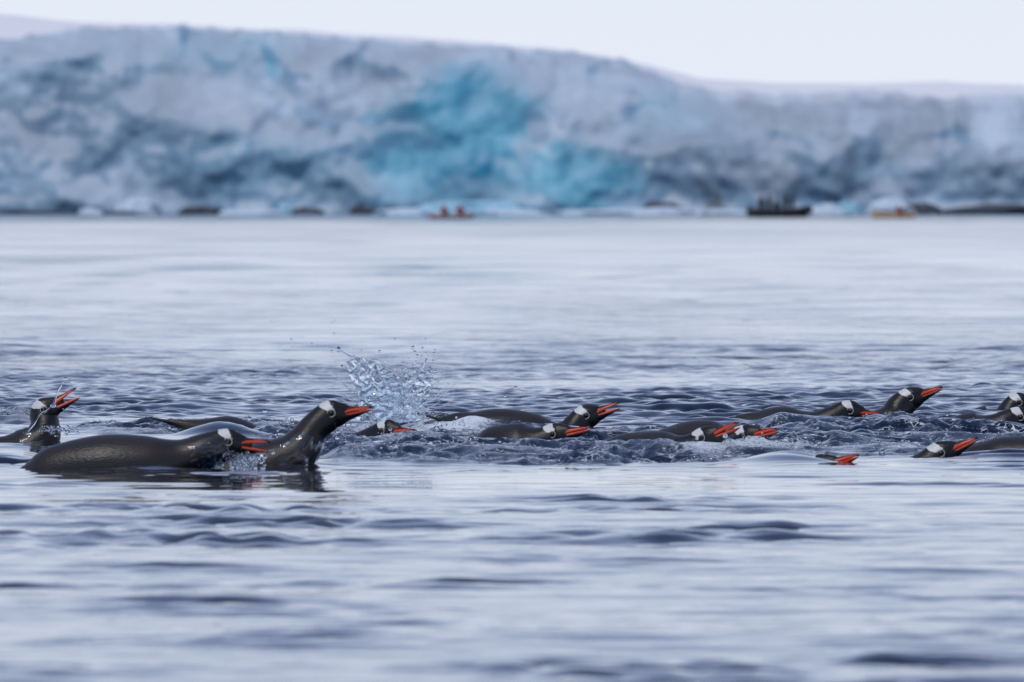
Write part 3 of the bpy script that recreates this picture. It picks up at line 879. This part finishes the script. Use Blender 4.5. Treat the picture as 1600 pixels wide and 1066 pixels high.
def build_penguin(p):
    d = p['d']; s = F / d
    ex, ez = wx(p['eye'][0], d), wz(p['eye'][1], d)
    base = empty('penguin', (ex, d, 0.0), R(p.get('yaw', 0)))
    tag(base, p['label'], 'penguin', 'penguins swimming in a group')
    a = R(p['pitch'])
    cy = math.cos(R(p.get('yaw', 0)))
    nodes = []
    for (px, py, r) in p['spine']:
        x = (wx(px, d) - ex) / (cy if abs(px - p['eye'][0]) < 1e9 else 1); z = wz(py, d); rr = r / s
        big = min(1.0, rr / 0.05)
        nodes.append((x, z, rr, rr * (0.92 + 0.22 * big)))
    for (u, v, rz, ry) in ((-0.006, -0.0065, 0.0425, 0.0335), (0.018, -0.0065, 0.0365, 0.0285), (0.036, -0.007, 0.0285, 0.0215), (0.052, -0.0085, 0.0190, 0.0140), (0.066, -0.0095, 0.006, 0.005)):
        hx, hz = rot2(u, v, a)
        nodes.append((hx, ez + hz, rz, ry))
    V, faces, S, T = loft(nodes, 36, 7)
    # head coordinates of every vertex
    hx = V[:, 0]; hz = V[:, 2] - ez
    U = hx * math.cos(a) + hz * math.sin(a); W = -hx * math.sin(a) + hz * math.cos(a)
    uf = np.interp(W, [0.000, 0.008, 0.024, 0.040], [0.010, 0.013, 0.004, -0.004])
    ub = np.interp(W, [0.000, 0.010, 0.022, 0.034, 0.045], [-0.012, -0.016, -0.030, -0.032, -0.026])
    patch = np.minimum.reduce([uf - U, U - ub, W - 0.0075, 0.06 - W])
    headness = sstep(-0.12, -0.03, U) * sstep(0.16, 0.08, np.abs(W))
    seg = 36; n = len(S)
    ring = np.sin(np.linspace(0, 2 * math.pi, seg, endpoint=False))[None].repeat(n, 0).reshape(-1)
    rz = np.repeat(S[:, 2], seg)
    belly = np.where(U < -0.13, (-0.55 - ring) * rz, -1.0)
    body = mesh_from(V, faces, True)
    fix_normals(body)
    fattr(body, 'patch', patch); fattr(body, 'belly', belly); fattr(body, 'headness', headness)
    link('body', body, M_PLUME, base)
    rot = Matrix.Rotation(-a, 4, 'Y')
    for nm, up, ang in (('upper_bill', True, p['op'][0]), ('lower_bill', False, -p['op'][1])):
        bv, bf, org = bill_mesh(up, ang)
        me = mesh_from(bv, bf, True)
        fix_normals(me)
        fattr(me, 'orange', org)
        o = link(nm, me, M_BILL, base)
        o.location = (0, 0, ez); o.rotation_euler = (0, -a, 0)
    for sy in (-1, 1):
        e_o = link('eye', EYE_ME, None, base)
        e_o.location = (0.0, sy * 0.0275, ez)
        e_o.rotation_euler = (0, -a, sy * R(4))
        r_o = link('eye_ring', RING_ME, None, e_o)
        r_o.location = (0, sy * 0.0055, 0)
    # flippers and tail from the widest node
    i_w = int(np.argmax([nd[2] for nd in nodes[:-5]]))
    sh = nodes[min(i_w + 1, len(nodes) - 6)]
    for sy in (-1, 1):
        y0 = sy * sh[3] * 0.92; z0 = sh[1] - sh[2] * 0.25
        nv, nf = blade([(sh[0], y0 * 0.9, z0, 0.020), (sh[0] - 0.02, y0 * 1.15, z0 - 0.015, 0.030), (sh[0] - 0.07, y0 * 1.5, z0 - 0.045, 0.030),
                        (sh[0] - 0.13, y0 * 1.8, z0 - 0.075, 0.022), (sh[0] - 0.19, y0 * 1.95, z0 - 0.10, 0.006)], 0.008)
        me = mesh_from(nv, nf); fix_normals(me)
        link('flipper', me, M_TAIL, base)
    t0, t1 = nodes[0], nodes[1]
    dx, dz = t0[0] - t1[0], t0[1] - t1[1]
    ln = math.hypot(dx, dz) + 1e-6
    dx, dz = dx / ln, dz / ln
    tv = []; tf = []
    for i, (k, w, th) in enumerate(((-0.03, 0.010, 0.008), (0.0, 0.018, 0.006), (0.035, 0.026, 0.004), (0.065, 0.016, 0.002))):
        for (yy, tt) in ((-w, 0), (0, th), (w, 0), (0, -th)):
            tv.append((t0[0] + dx * k - dz * tt, yy, t0[1] + dz * k + dx * tt))
    for i in range(3):
        for j in range(4):
            tf.append((i * 4 + j, i * 4 + (j + 1) % 4, i * 4 + 4 + (j + 1) % 4, i * 4 + 4 + j))
    tf += [(0, 1, 2, 3), (12, 13, 14, 15)]
    me = mesh_from(tv, tf); fix_normals(me)
    link('tail', me, M_TAIL, base)
    return V, faces, S, (ex, d, ez), T


LOFTS = []
for p in PENGUINS:
    LOFTS.append(build_penguin(p))


# ------------------------------------------------------------------ water in the air: splash, drops, films
ICO = {}
for sub in (1, 2):
    b0 = bmesh.new(); bmesh.ops.create_icosphere(b0, subdivisions=sub, radius=1.0)
    b0.verts.ensure_lookup_table()
    ICO[sub] = (np.array([v.co[:] for v in b0.verts]), np.array([[v.index for v in f.verts] for f in b0.faces]))
    b0.free()


class Soup:
    """collects triangle and quad pieces of one uncountable mass of water"""
    def __init__(self): self.V = []; self.F = []; self.n = 0

    def add(self, V, Fc):
        V = np.asarray(V, dtype=float)
        self.V.append(V)
        self.F += [tuple(int(i) + self.n for i in f) for f in Fc]
        self.n += len(V)

    def ball(self, x, y, z, r, sub=2, st=(1, 1, 1)):
        v, f = ICO[sub]
        self.add(v * r * np.array(st) + np.array([x, y, z]), f)

    def tube(self, pts, seg=8, sub=6):
        """pts: (x, y, z, r)"""
        S = catmull(pts, sub)
        T = np.gradient(S[:, :3], axis=0); T /= np.linalg.norm(T, axis=1, keepdims=True) + 1e-9
        up = np.array([0, 1.0, 0])
        A = np.cross(T, up); A /= np.linalg.norm(A, axis=1, keepdims=True) + 1e-9
        B = np.cross(T, A)
        a = np.linspace(0, 2 * math.pi, seg, endpoint=False)
        V = S[:, None, :3] + np.maximum(S[:, 3], 2e-4)[:, None, None] * (A[:, None] * np.cos(a)[None, :, None] + B[:, None] * np.sin(a)[None, :, None])
        n = len(S)
        Fc = [(i * seg + j, i * seg + (j + 1) % seg, (i + 1) * seg + (j + 1) % seg, (i + 1) * seg + j) for i in range(n - 1) for j in range(seg)]
        Fc += [tuple(range(seg)), tuple((n - 1) * seg + j for j in range(seg))]
        self.add(V.reshape(-1, 3), Fc)

    def build(self, name, mat, label, cat):
        me = mesh_from(np.concatenate(self.V), self.F)
        fix_normals(me)
        o = link(name, me, mat)
        tag(o, label, cat, None, 'stuff')
        return o


def P3(px, py, d, r=None):
    v = (wx(px, d), d, wz(py, d))
    return v if r is None else v + (r,)


SD = 37.2
sp = Soup()


def sheet(soup, base, top, depth, bulge, seed, nu=110, nv=70, thick=0.0035, rough=1.0, thr=0.35):
    b = catmull(base, 12); t = catmull(top, 12)
    uu = np.linspace(0, 1, nu); vv = np.linspace(0, 1, nv)
    bi = np.stack([np.interp(uu, np.linspace(0, 1, len(b)), b[:, k]) for k in (0, 1)], -1)
    ti = np.stack([np.interp(uu, np.linspace(0, 1, len(t)), t[:, k]) for k in (0, 1)], -1)
    Ug, Vg = np.meshgrid(uu, vv)
    PXY = bi[None] * (1 - Vg[..., None]) + ti[None] * Vg[..., None]
    d = SD + depth + bulge * np.sin(Vg * 2.2) * (0.4 + np.sin(Ug * 3.1))
    X = wx(PXY[..., 0], d); Z = wz(PXY[..., 1], d)
    n1 = perlin(X * 26, Z * 34, seed); n2 = perlin(X * 80, Z * 95, seed + 1); n3 = perlin(X * 210, Z * 210, seed + 4)
    off = rough * (0.013 * n1 + 0.0022 * n2 + 0.0005 * n3)
    X = X + 0.006 * perlin(X * 50, Z * 50, seed + 2); Z = Z + 0.006 * perlin(X * 50 + 9, Z * 50, seed + 3)
    th = thick * (1.15 - 0.8 * Vg) * (0.45 + 1.3 * np.abs(n1)) + 0.0005
    front = np.stack([X, d + off - th, Z], -1); backs = np.stack([X, d + off + th, Z], -1)
    hole = perlin(X * 30 + 4, Z * 30, seed + 7) * 0.7 + perlin(X * 75, Z * 75, seed + 8) * 0.5
    keep = hole < (1.15 - Vg * (1.15 - thr))
    edge = np.minimum.reduce([Ug * 6, (1 - Ug) * 6, np.ones_like(Ug)])
    keep &= (hole * 0.6 < edge - 0.15)
    q = keep[:-1, :-1] & keep[1:, :-1] & keep[:-1, 1:] & keep[1:, 1:]
    # keep it closed: front, back and a rim along every open edge
    N = nu * nv
    idx = np.arange(N).reshape(nv, nu)
    Fc = []; edges = {}
    for i, j in zip(*np.nonzero(q)):
        a, b_, c, e_ = idx[i, j], idx[i, j + 1], idx[i + 1, j + 1], idx[i + 1, j]
        Fc.append((a, b_, c, e_)); Fc.append((a + N, e_ + N, c + N, b_ + N))
        for k in ((a, b_), (b_, c), (c, e_), (e_, a)):
            edges[k] = edges.get(k, 0) + 1
    for (a, b_) in list(edges):
        if (b_, a) not in edges:
            Fc.append((a, a + N, b_ + N, b_))
    V = np.concatenate([front.reshape(-1, 3), backs.reshape(-1, 3)])
    used = np.zeros(2 * N, bool)
    for f in Fc: used[list(f)] = True
    mp = np.cumsum(used) - 1
    soup.add(V[used], [tuple(mp[list(f)]) for f in Fc])


sheet(sp, [(568, 652), (590, 655), (618, 655), (640, 652)], [(537, 566), (566, 560), (596, 572), (628, 592)], 0.02, -0.05, 101)
sheet(sp, [(598, 654), (622, 656), (650, 654)], [(612, 598), (640, 580), (664, 572), (688, 588)], 0.05, 0.05, 111, thr=0.1)
sheet(sp, [(556, 656), (590, 660), (630, 660), (668, 656)], [(558, 612), (590, 590), (626, 596), (652, 600)], -0.06, -0.04, 121, thick=0.006, rough=1.5)
sheet(sp, [(565, 654), (600, 656), (640, 656)], [(548, 585), (585, 578), (615, 586), (645, 604)], 0.09, 0.05, 131, rough=1.4, thr=0.2)
# threads flung off the rims
for pts in ([(566, 562), (556, 559), (545, 556), (534, 549), (528, 546)], [(560, 580), (548, 577), (540, 574), (534, 573)], [(600, 573), (612, 580), (620, 585), (632, 588)],
            [(632, 586), (642, 582), (646, 572), (650, 564)], [(655, 578), (662, 570), (666, 560), (665, 550)], [(662, 590), (674, 586), (684, 582), (690, 584)],
            [(640, 592), (652, 588), (664, 594), (676, 592)], [(630, 612), (645, 622), (660, 634), (672, 646)], [(575, 566), (586, 562), (596, 566), (606, 574)]):
    n = len(pts)
    sp.tube([P3(x, y, SD + 0.02 * math.sin(i * 2.1), 0.0030 * (1 - 0.6 * i / n) * random.uniform(0.6, 1.3)) for i, (x, y) in enumerate(pts)])
drops = [(529, 546, 4), (518, 549, 2), (508, 541, 1.5), (455, 530, 1.5), (457, 542, 1.3), (487, 538, 1.6), (496, 540, 1.6), (424, 503, 1), (438, 541, 1), (593, 549, 2.5),
         (617, 530, 1.8), (665, 530, 1.8), (645, 543, 2.8), (660, 544, 2.2), (648, 550, 2.8), (652, 556, 2.6), (658, 557, 2), (678, 552, 2.6), (677, 564, 3), (680, 547, 1.6),
         (630, 568, 3), (634, 575, 2.2), (660, 573, 3.4), (646, 572, 3), (689, 583, 2.2), (693, 588, 2), (680, 580, 3.2), (674, 580, 2), (708, 620, 2), (806, 606, 3.4),
         (789, 619, 2.4), (565, 548, 1.5), (553, 557, 1.5), (512, 585, 1), (575, 600, 1.5), (700, 600, 1.6), (534, 573, 3), (523, 501, 1.2), (519, 504, 1.2), (522, 521, 1.5)]
for px, py, r in drops:
    sp.ball(*P3(px, py, SD + random.uniform(-0.1, 0.1)), r / 478 * 0.95, 2, (1, 1, random.uniform(0.9, 1.3)))
rs = random.Random(5)
for i in range(64):
    a0 = rs.uniform(-1.15, 1.25); L0 = rs.uniform(35, 105) * (1 - 0.25 * abs(a0))
    bx, by = 610 + 38 * a0 * rs.uniform(0.3, 1), 652
    ph = rs.uniform(0, 6); pts = []
    nn_ = 7; r0 = rs.uniform(0.0008, 0.0026); f0 = rs.uniform(0.25, 0.6)
    for k in range(nn_):
        f = f0 + (1 - f0) * k / (nn_ - 1)
        x = bx + a0 * 62 * f + 4 * math.sin(ph + 5 * f); y = by - L0 * (1.35 * f - 0.35 * f * f) + 2.5 * math.sin(ph * 2 + 9 * f)
        pts.append(P3(x, y, SD + 0.10 * math.sin(ph) * f, r0 * (1.1 - 0.8 * f) * rs.uniform(0.6, 1.4)))
    sp.tube(pts, seg=6, sub=4)
for i in range(260):
    t = random.random() ** 0.8
    px = random.gauss(612, 26 + 22 * t); py = 648 - 78 * t + random.gauss(0, 7) - abs(px - 612) * 0.12 * t
    sp.ball(*P3(px, py, SD + random.uniform(-0.12, 0.12)), random.choice((0.0012, 0.0016, 0.002, 0.0026, 0.0034)) * (1.15 - 0.5 * t), 1 if i % 2 else 2)
sp.build('splash', M_CLEAR, 'glassy water splash with crinkled sheets and flung drops behind the raised neck', 'splash')

# rope of water off the head of the upturned penguin
st = Soup()
d3 = 35.2
rope = [(42, 676), (52, 664), (58, 655), (64, 645), (72, 641), (79, 636), (84, 631), (87, 622), (90, 613), (94, 605), (97, 600)]
st.tube([P3(x, y, d3 - 0.045 + 0.02 * sstep(5, 9, i), 0.0024 + 0.0011 * math.sin(i * 2.3)) for i, (x, y) in enumerate(rope)], seg=10)
st.ball(*P3(102.5, 592, d3 - 0.03), 0.0075, 2, (1.0, 1, 0.8)); st.ball(*P3(98.5, 598, d3 - 0.03), 0.0035); st.ball(*P3(83, 634, d3 - 0.045), 0.0075, 2, (1.3, 1, 1))
st.ball(*P3(42, 677, d3 - 0.05), 0.008, 2, (1.6, 1, 0.8)); st.ball(*P3(99, 639, d3 - 0.03), 0.0025); st.ball(*P3(92, 667, d3 - 0.05), 0.004, 2, (1.8, 1, 0.8))
for i in range(60):
    st.ball(*P3(random.uniform(60, 122), random.gauss(672, 4), d3 - random.uniform(0.03, 0.12)), random.uniform(0.0015, 0.005), 2, (1.4, 1, 0.8))
st.build('water_rope', M_CLEAR, 'twisted rope of water flying off the upturned penguin head at far left', 'water')

# water pouring from the chin and breast of the nearest penguin
dr = Soup()
d1 = 31.8
for k in range(26):
    x0 = random.uniform(338, 402); y0 = np.interp(x0, [330, 345, 360, 380, 402], [722, 722, 716, 708, 708]) + random.uniform(-3, 3)
    y1 = random.uniform(y0 + 5, 738)
    w = random.uniform(0.0012, 0.0034)
    pts = []
    for i in range(6):
        f = i / 5
        pts.append(P3(x0 + random.uniform(-1.5, 1.5), y0 + (y1 - y0) * f, d1 - 0.03 + random.uniform(-0.03, 0.03) * (0.2 + 0 * f), w * random.uniform(0.5, 1.6) * (0.4 if i in (0, 5) else 1)))
    dr.tube(pts, sub=4)
for k in range(150):
    x0 = random.gauss(382, 16)
    dr.ball(*P3(x0, random.uniform(706, 738), d1 - random.uniform(-0.02, 0.06)), random.uniform(0.0015, 0.006), 2, (1, 1, random.uniform(0.8, 1.5)))
for k in range(3):
    dr.ball(*P3(410 + k * 1.2, 710 + k * 5, d1), 0.004 - k * 0.0006, 2, (0.8, 0.8, 1.8))
dr.build('dripping_water', M_CLEAR, 'water streaming and dripping below the open bill of the nearest penguin', 'water')


def film(k, u0, u1, ring_lo, ring_hi, seed, off, thr, label, rows=200, cols=90):
    """a torn skin of water lying on a penguin's head and neck"""
    V, Fc, S, (ex, d, ez), T = LOFTS[k]
    n = len(S)
    sel = np.nonzero((S[:, 0] > u0) & (S[:, 0] < u1))[0]
    i0, i1 = sel[0], sel[-1]
    tt = np.linspace(i0, i1, rows); aa = np.linspace(math.asin(ring_lo), math.asin(ring_hi), cols)
    si = np.stack([np.interp(tt, np.arange(n), S[:, c]) for c in range(4)], -1)
    Ti = np.stack([np.interp(tt, np.arange(n), T[:, c]) for c in range(2)], -1)
    A, Q = np.meshgrid(aa, np.arange(rows))
    nn = perlin(si[Q, 0] * 60, A * 3.5, seed) * 0.6 + perlin(si[Q, 0] * 110, A * 6, seed + 1) * 0.12
    rz = si[Q, 2] + off + 0.004 * nn; ry = si[Q, 3] + off + 0.004 * nn
    X = si[Q, 0] - Ti[Q, 1] * rz * np.sin(A); Z = si[Q, 1] + Ti[Q, 0] * rz * np.sin(A); Yv = -ry * np.cos(A)
    PV = np.stack([X, Yv, Z], -1)
    hole = perlin(si[Q, 0] * 28, A * 2.2, seed + 3) + 0.5 * perlin(si[Q, 0] * 80, A * 6, seed + 4)
    edge = np.minimum.reduce([(Q / rows) * 5, (1 - Q / rows) * 5, (A - aa[0]) * 2.2, (aa[-1] - A) * 2.2, np.ones_like(A)])
    keep = hole < thr * edge
    q = keep[:-1, :-1] & keep[1:, :-1] & keep[:-1, 1:] & keep[1:, 1:]
    idx = np.arange(rows * cols).reshape(rows, cols)
    F4 = [(idx[i, j], idx[i, j + 1], idx[i + 1, j + 1], idx[i + 1, j]) for i, j in zip(*np.nonzero(q))]
    used = np.zeros(rows * cols, bool)
    for f in F4: used[list(f)] = True
    mp = np.cumsum(used) - 1
    me = mesh_from(PV.reshape(-1, 3)[used], [tuple(int(mp[x]) for x in f) for f in F4])
    o = link('water_film', me, M_FILM)
    o.location = (ex, d, 0); o.rotation_euler = (0, 0, R(PENGUINS[k].get('yaw', 0)))
    tag(o, label, 'water', 'water films on penguins', 'stuff')


film(0, -0.11, 0.005, -0.95, 0.5, 301, 0.006, 0.8, 'torn skin of water over the nape and cheek of the nearest penguin')
film(2, -0.10, -0.01, -0.9, 0.5, 311, 0.006, 0.15, 'torn skin of water on the neck of the upturned penguin')
film(1, -0.20, -0.06, -0.95, 0.6, 321, 0.006, 0.2, 'torn skin of water low on the raised neck before the splash')

# beads of water on the backs and heads
be = Soup()
for V, Fc, S, (ex, d, ez), T in LOFTS:
    pass
for k, (V, Fc, S, (ex, d, ez), T) in enumerate(LOFTS):
    vis = np.nonzero((V[:, 2] > 0.01) & (V[:, 1] < 0.02))[0]
    if len(vis) == 0: continue
    yaw = R(PENGUINS[k].get('yaw', 0))
    for i in rng.choice(vis, size=min(26, len(vis)), replace=False):
        x, y, z = V[i]
        r = random.choice((0.0012, 0.0015, 0.002, 0.0028))
        be.ball(ex + x * math.cos(yaw) - y * math.sin(yaw), d + x * math.sin(yaw) + y * math.cos(yaw), z, r, 1, (1.5, 1, 0.8))
be.build('water_beads', M_CLEAR, 'small clear beads of water clinging to the swimming penguins', 'water')

# bubbles and spray lying on the churned water
N = 110000
qx = rng.uniform(0, 1, N); qd = rng.uniform(31.0, 42.0, N)
BX = (qx * 1700 - 50 - 800) / F * qd
H_, CH_, FO_, RG_ = sea_height(BX.reshape(-1, 1), qd.reshape(-1, 1), np.full((N, 1), 0.009, np.float32))
H_ = H_[:, 0]; wgt = (CH_[:, 0] > 0.75) * (0.12 + 0.88 * FO_[:, 0])
pick = np.nonzero(rng.uniform(0, 1, N) < wgt * 0.32)[0]
bf = Soup(); bw = Soup()
for n_, i in enumerate(pick[:9000]):
    r = float(np.clip(rng.lognormal(math.log(0.0032), 0.5), 0.0014, 0.011))
    if n_ % 3: bf.ball(BX[i], qd[i], H_[i] + r * 0.25, r, 2 if r > 0.004 else 1)
    else: bw.ball(BX[i], qd[i], H_[i] + r * rng.uniform(0, 3.0), r * 0.7, 2 if r > 0.004 else 1)
for px, py, r in ((762, 652, 0.022), (1203, 652, 0.017), (1378, 702, 0.009), (1076, 681, 0.011), (928, 680, 0.012), (1168, 664, 0.016), (1386, 664, 0.017), (1458, 658, 0.014), (700, 690, 0.016), (560, 690, 0.014)):
    d = yw(py + 6) - 0.15
    bf.ball(wx(px, d), d, 0.004, r, 2)
bf.build('bubbles', M_FILM, 'thin-skinned bubbles riding on the churned water around the penguins', 'bubbles')
bw.build('spray', M_CLEAR, 'fine spray drops over the churned water around the penguins', 'spray')


# ------------------------------------------------------------------ boats and people far off
def hull_mesh(length, beam, height, rise):
    st_ = np.linspace(-1, 1, 25)
    V = []; seg = 14
    for t in st_:
        w = beam / 2 * max(0.02, (1 - abs(t) ** 2.2)); top = height * (1 + rise * t * t); keel = -0.08 + 0.1 * abs(t) ** 4
        for j in range(seg):
            a = 2 * math.pi * j / seg
            z = (top - 0.02) * max(0, math.sin(a)) * 0.35 + top * 0.65 if math.sin(a) >= 0 else top * 0.65 + (top * 0.65 - keel) * math.sin(a)
            V.append((t * length / 2, w * math.cos(a), z))
    Fc = [(i * seg + j, i * seg + (j + 1) % seg, (i + 1) * seg + (j + 1) % seg, (i + 1) * seg + j) for i in range(24) for j in range(seg)]
    Fc += [tuple(range(seg)), tuple(24 * seg + j for j in range(seg))]
    me = mesh_from(V, Fc); fix_normals(me)
    return me


def skin_body(name, joints, edges, mat, loc, rz, label, group):
    me = bpy.data.meshes.new('body')
    me.from_pydata([j[:3] for j in joints], edges, [])
    o = bpy.data.objects.new(name, me); C.objects.link(o)
    me.materials.append(mat)
    m = o.modifiers.new('skin', 'SKIN')
    for v, j in zip(me.skin_vertices[0].data, joints): v.radius = (j[3], j[3])
    me.skin_vertices[0].data[0].use_root = True
    m.use_smooth_shade = True
    sb = o.modifiers.new('sub', 'SUBSURF'); sb.levels = 1; sb.render_levels = 1
    o.location = loc; o.rotation_euler = (0, 0, rz)
    tag(o, label, 'person', group)
    return o


def seated(mat, loc, rz, label, group, arms=0.35):
    J = [(0, 0, 0.12, 0.17), (0, 0, 0.38, 0.19), (0, 0, 0.58, 0.20), (0, 0, 0.70, 0.07), (0.02, 0, 0.80, 0.10), (0.03, 0, 0.93, 0.09),
         (0, 0.24, 0.58, 0.075), (0.20, 0.30, 0.42, 0.06), (0.40, 0.22, 0.48, 0.045), (0, -0.24, 0.58, 0.075), (0.20, -0.30, 0.42, 0.06), (0.40, -0.22, 0.48, 0.045),
         (0.35, 0.12, 0.10, 0.10), (0.35, -0.12, 0.10, 0.10)]
    E = [(0, 1), (1, 2), (2, 3), (3, 4), (4, 5), (2, 6), (6, 7), (7, 8), (2, 9), (9, 10), (10, 11), (0, 12), (0, 13)]
    return skin_body('person', J, E, mat, loc, rz, label, group)


def standing(mat, loc, rz, label, group, h=1.0):
    J = [(0, 0, 0.88, 0.17), (0, 0, 1.12, 0.18), (0, 0, 1.38, 0.20), (0, 0, 1.50, 0.07), (0.02, 0, 1.60, 0.10), (0.03, 0, 1.72, 0.09),
         (0, 0.24, 1.38, 0.08), (0.05, 0.29, 1.12, 0.06), (0.16, 0.26, 0.90, 0.05), (0, -0.24, 1.38, 0.08), (0.05, -0.29, 1.12, 0.06), (0.16, -0.26, 0.90, 0.05),
         (0, 0.11, 0.80, 0.11), (0.02, 0.12, 0.45, 0.085), (0, 0.12, 0.06, 0.07), (0, -0.11, 0.80, 0.11), (0.02, -0.12, 0.45, 0.085), (0, -0.12, 0.06, 0.07)]
    J = [(x * h, y * h, z * h, r) for x, y, z, r in J]
    E = [(0, 1), (1, 2), (2, 3), (3, 4), (4, 5), (2, 6), (6, 7), (7, 8), (2, 9), (9, 10), (10, 11), (0, 12), (12, 13), (13, 14), (0, 15), (15, 16), (16, 17)]
    return skin_body('person', J, E, mat, loc, rz, label, group)


def tube_mesh(pts, seg=10, sub=4):
    q = Soup(); q.tube(pts, seg, sub)
    me = mesh_from(np.concatenate(q.V), q.F); fix_normals(me)
    return me


def kayak(px, d, yaw, length, mat, label, seats):
    x = wx(px, d)
    e_ = empty('kayak', (x, d, 0.0), R(yaw))
    tag(e_, label, 'kayak', 'kayaks below the glacier')
    link('hull', hull_mesh(length, 0.68, 0.30, 0.5), mat, e_)
    for sx in seats:
        rim = tube_mesh([(sx + 0.45 * math.cos(a), 0.25 * math.sin(a), 0.30, 0.03) for a in np.linspace(0, 2 * math.pi, 13)], 8, 2)
        link('cockpit_rim', rim, M_PADDLE, e_)
    return x


def paddle(loc, rz, label):
    e_ = empty('paddle', loc, rz)
    tag(e_, label, 'paddle', 'paddles of the kayakers')
    link('shaft', tube_mesh([(0, -1.05, -0.22, 0.018), (0, 0, 0, 0.018), (0, 1.05, 0.22, 0.018)], 8, 3), M_PADDLE, e_)
    for sgn in (-1, 1):
        V, Fc = blade([(0, sgn * 0.78, sgn * 0.163, 0.03), (0, sgn * 0.90, sgn * 0.188, 0.085), (0, sgn * 1.05, sgn * 0.22, 0.09), (0, sgn * 1.16, sgn * 0.243, 0.03)], 0.012)
        me = mesh_from(V, Fc); fix_normals(me)
        link('paddle_blade', me, M_PADDLE, e_)


KD = 760.0
kayak(706, KD, 54, 5.2, M_REDHULL, 'faded red two-seat kayak below the bright blue ice', (-0.9, 0.9))
ks = math.cos(R(54)) * 0.9; kn = math.sin(R(54)) * 0.9
kx = wx(706, KD)
for sgn, who in ((-1, 'rear kayaker in red, left one of the two paddlers'), (1, 'front kayaker in red, right one of the two paddlers')):
    seated(M_REDCLOTH, (kx + sgn * ks, KD + sgn * kn, 0.02), R(54), who, 'kayakers')
    paddle((kx + sgn * ks + 0.25, KD + sgn * kn + 0.34, 0.50), R(54), 'dark paddle held by the ' + ('left' if sgn < 0 else 'right') + ' one of the two red paddlers')
KD2 = 820.0
kayak(1397, KD2, 36, 3.9, M_YELHULL, 'orange kayak with a lone red paddler at right', (0.45,))
kx2 = wx(1397, KD2) + 0.45 * math.cos(R(36)); ky2 = KD2 + 0.45 * math.sin(R(36))
seated(M_REDCLOTH, (kx2, ky2, 0.02), R(36), 'lone kayaker in red in the orange kayak', 'kayakers')
paddle((kx2 + 0.33, ky2 + 0.26, 0.50), R(36), 'dark paddle held by the lone red paddler')


def zodiac(px, d):
    x = wx(px, d)
    e_ = empty('inflatable_boat', (x, d, 0), R(4))
    tag(e_, 'black inflatable boat with dark figures standing aboard, below the glacier', 'boat')
    for sgn in (-1, 1):
        link('tube', tube_mesh([(-2.45, sgn * 0.78, 0.36, 0.08), (-2.3, sgn * 0.78, 0.36, 0.34), (0, sgn * 0.82, 0.34, 0.36), (1.4, sgn * 0.74, 0.40, 0.36), (2.1, sgn * 0.40, 0.56, 0.33), (2.4, sgn * 0.02, 0.66, 0.28)], 14, 5), M_RUBBER, e_)
    hm = hull_mesh(4.4, 1.5, 0.18, 0.5)
    link('hull', hm, M_RUBBER, e_)
    bm = bmesh.new(); bmesh.ops.create_cube(bm, size=1)
    for v in bm.verts: v.co = Vector((-2.15 + v.co.x * 0.08, v.co.y * 1.4, 0.38 + v.co.z * 0.5))
    link('transom', bm_mesh(bm, False), M_RUBBER, e_)
    mo = tube_mesh([(-2.40, 0, -0.3, 0.05), (-2.40, 0, 0.30, 0.07), (-2.40, 0, 0.52, 0.16), (-2.42, 0, 0.80, 0.17), (-2.45, 0, 0.92, 0.10)], 12, 4)
    link('outboard_motor', mo, M_RUBBER, e_)
    return x


ZD = 900.0
zx = zodiac(1218, ZD)
GZ = 'people aboard the inflatable boat'
standing(M_DARKCLOTH, (zx - 1.45, ZD + 0.2, 0.10), R(-30), 'dark standing figure nearest the motor of the black boat', GZ, 0.94)
standing(M_DARKCLOTH, (zx - 0.85, ZD - 0.25, 0.10), R(10), 'dark standing figure second from the motor on the black boat', GZ, 1.0)
seated(M_DARKCLOTH, (zx - 0.20, ZD + 0.7, 0.40), R(-80), 'dark figure sitting between the standing ones on the black boat', GZ)
standing(M_DARKCLOTH, (zx + 0.55, ZD + 0.15, 0.10), R(160), 'tallest dark figure standing amidships on the black boat', GZ, 1.06)
standing(M_DARKCLOTH, (zx + 1.05, ZD - 0.2, 0.10), R(190), 'dark standing figure nearest the bow of the black boat', GZ, 0.98)
